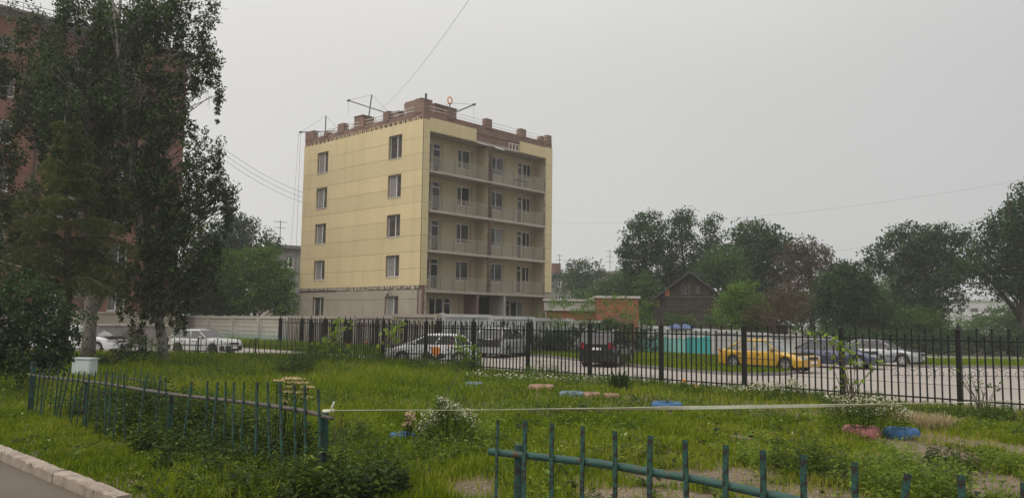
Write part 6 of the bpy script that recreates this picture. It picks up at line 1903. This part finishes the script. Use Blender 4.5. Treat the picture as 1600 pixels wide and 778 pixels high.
# saplings with a few large leaves
def sapling(label, rootpx, rooty, dep, spots, mat, leaf, per=7, r=.012):
    p = D(rootpx, rooty, dep); p.z = 0
    e = empty('sapling', p, 0, label, 'sapling', 'saplings by the fences')
    mb = MB(); PP = []
    for px, py in spots:
        c = D(px, py, dep) - p
        base = Vector((random.uniform(-.1, .1), random.uniform(-.1, .1), 0))
        mb.tube([base, base.lerp(c, .5) + Vector((0, 0, .12)), c], [r, r * .7, r * .35], 5)
        PP.append(np.array(c) + RG.normal(size=(per, 3)) * leaf * .75)
    mb.build('stem', M['twig'], e)
    P = np.concatenate(PP)
    npmesh('leaves', leafquads(P, leaf, .85, .1), 4, M[mat], e, np.clip(RG.normal(.45, .2, len(P)), 0, 1))
    return e
sapling('young climber with round light leaves on the iron fence before the blue car', 1330, 625, 21.4, [(1273, 522), (1292, 522), (1310, 528), (1304, 537), (1318, 545), (1313, 552), (1326, 550), (1338, 541), (1308, 563), (1330, 566), (1342, 568), (1370, 568), (1364, 576), (1325, 588), (1338, 595), (1320, 600)], 'bright', .13)
sapling('twiggy sapling with pale leaves by the rightmost fence post', 1535, 655, 19.0, [(1500, 578), (1487, 580), (1512, 583), (1520, 592), (1530, 596), (1512, 600), (1545, 600), (1555, 606), (1525, 608), (1538, 614), (1505, 597), (1560, 602)], 'weed', .07, 5)
sapling('young bright leaved shoots at the iron fence left of the white car', 530, 590, 36, [(525, 503), (516, 516), (531, 520), (545, 513), (500, 533), (522, 538), (513, 530), (540, 545), (505, 545)], 'bright', .22, 9)
sapling('bright leaved shoots beside the fence post at the nose of the white car', 612, 590, 35, [(622, 508), (612, 517), (608, 524), (615, 528), (604, 533), (625, 515)], 'bright', .2, 9)
sapling('arching bright green spray in front of the tail of the white car', 735, 595, 33, [(716, 528), (722, 536), (728, 544), (738, 548), (747, 553), (733, 558), (745, 565), (728, 565), (722, 540)], 'bright', .19, 10)
sapling('two thin bare stems standing in the lawn behind the left fence end', 525, 720, 12.3, [(522, 628), (541, 632), (535, 645), (520, 660), (549, 665)], 'weed', .04, 4, .006)
a = G(632, 712); b = D(720, 575, 15.5)
mb = MB(); mb.tube([Vector((0, 0, 0)), (b - a) * .5 + Vector((.03, 0, -.03)), b - a], [.012, .01, .006], 5)
o = mb.build('dead_stem', M['bark']); o.location = a; tag(o, 'long thin dark stem leaning over the small blue tyre planter', 'stick')
# small stones and litter on bare soil
mb = MB()
for k in range(260):
    x, y, rx, ry, st = random.choice(DIRT)
    cx, cy = x + random.gauss(0, .5) * rx, y + random.gauss(0, .5) * ry
    s_ = random.uniform(.008, .028); a0 = random.uniform(0, 6)
    pts = [(cx + s_ * random.uniform(.7, 1.2) * math.cos(a0 + q * 1.257), cy + s_ * random.uniform(.7, 1.2) * math.sin(a0 + q * 1.257)) for q in range(5)]
    mb.prism(pts, 0.0, s_ * .7)
tag(mb.build('pebbles', M['kerb'],), kind='stuff')

# ================================================================== smoke haze over the whole place
mb = MB(); mb.box(-260, 260, -60, 330, -1.0, 45)
hz = mb.build('haze', flat('haze_placeholder', (1, 1, 1)))
tag(hz, kind='stuff')
m = bpy.data.materials.new('haze')
m.use_nodes = True
t = m.node_tree; t.nodes.clear()
o = t.nodes.new('ShaderNodeOutputMaterial')
pv = t.nodes.new('ShaderNodeVolumePrincipled')
pv.inputs['Color'].default_value = (0.97, 0.98, 0.98, 1)
pv.inputs['Density'].default_value = 0.0007
pv.inputs['Anisotropy'].default_value = 0.2
t.links.new(pv.outputs[0], o.inputs['Volume'])
hz.data.materials.clear(); hz.data.materials.append(m)
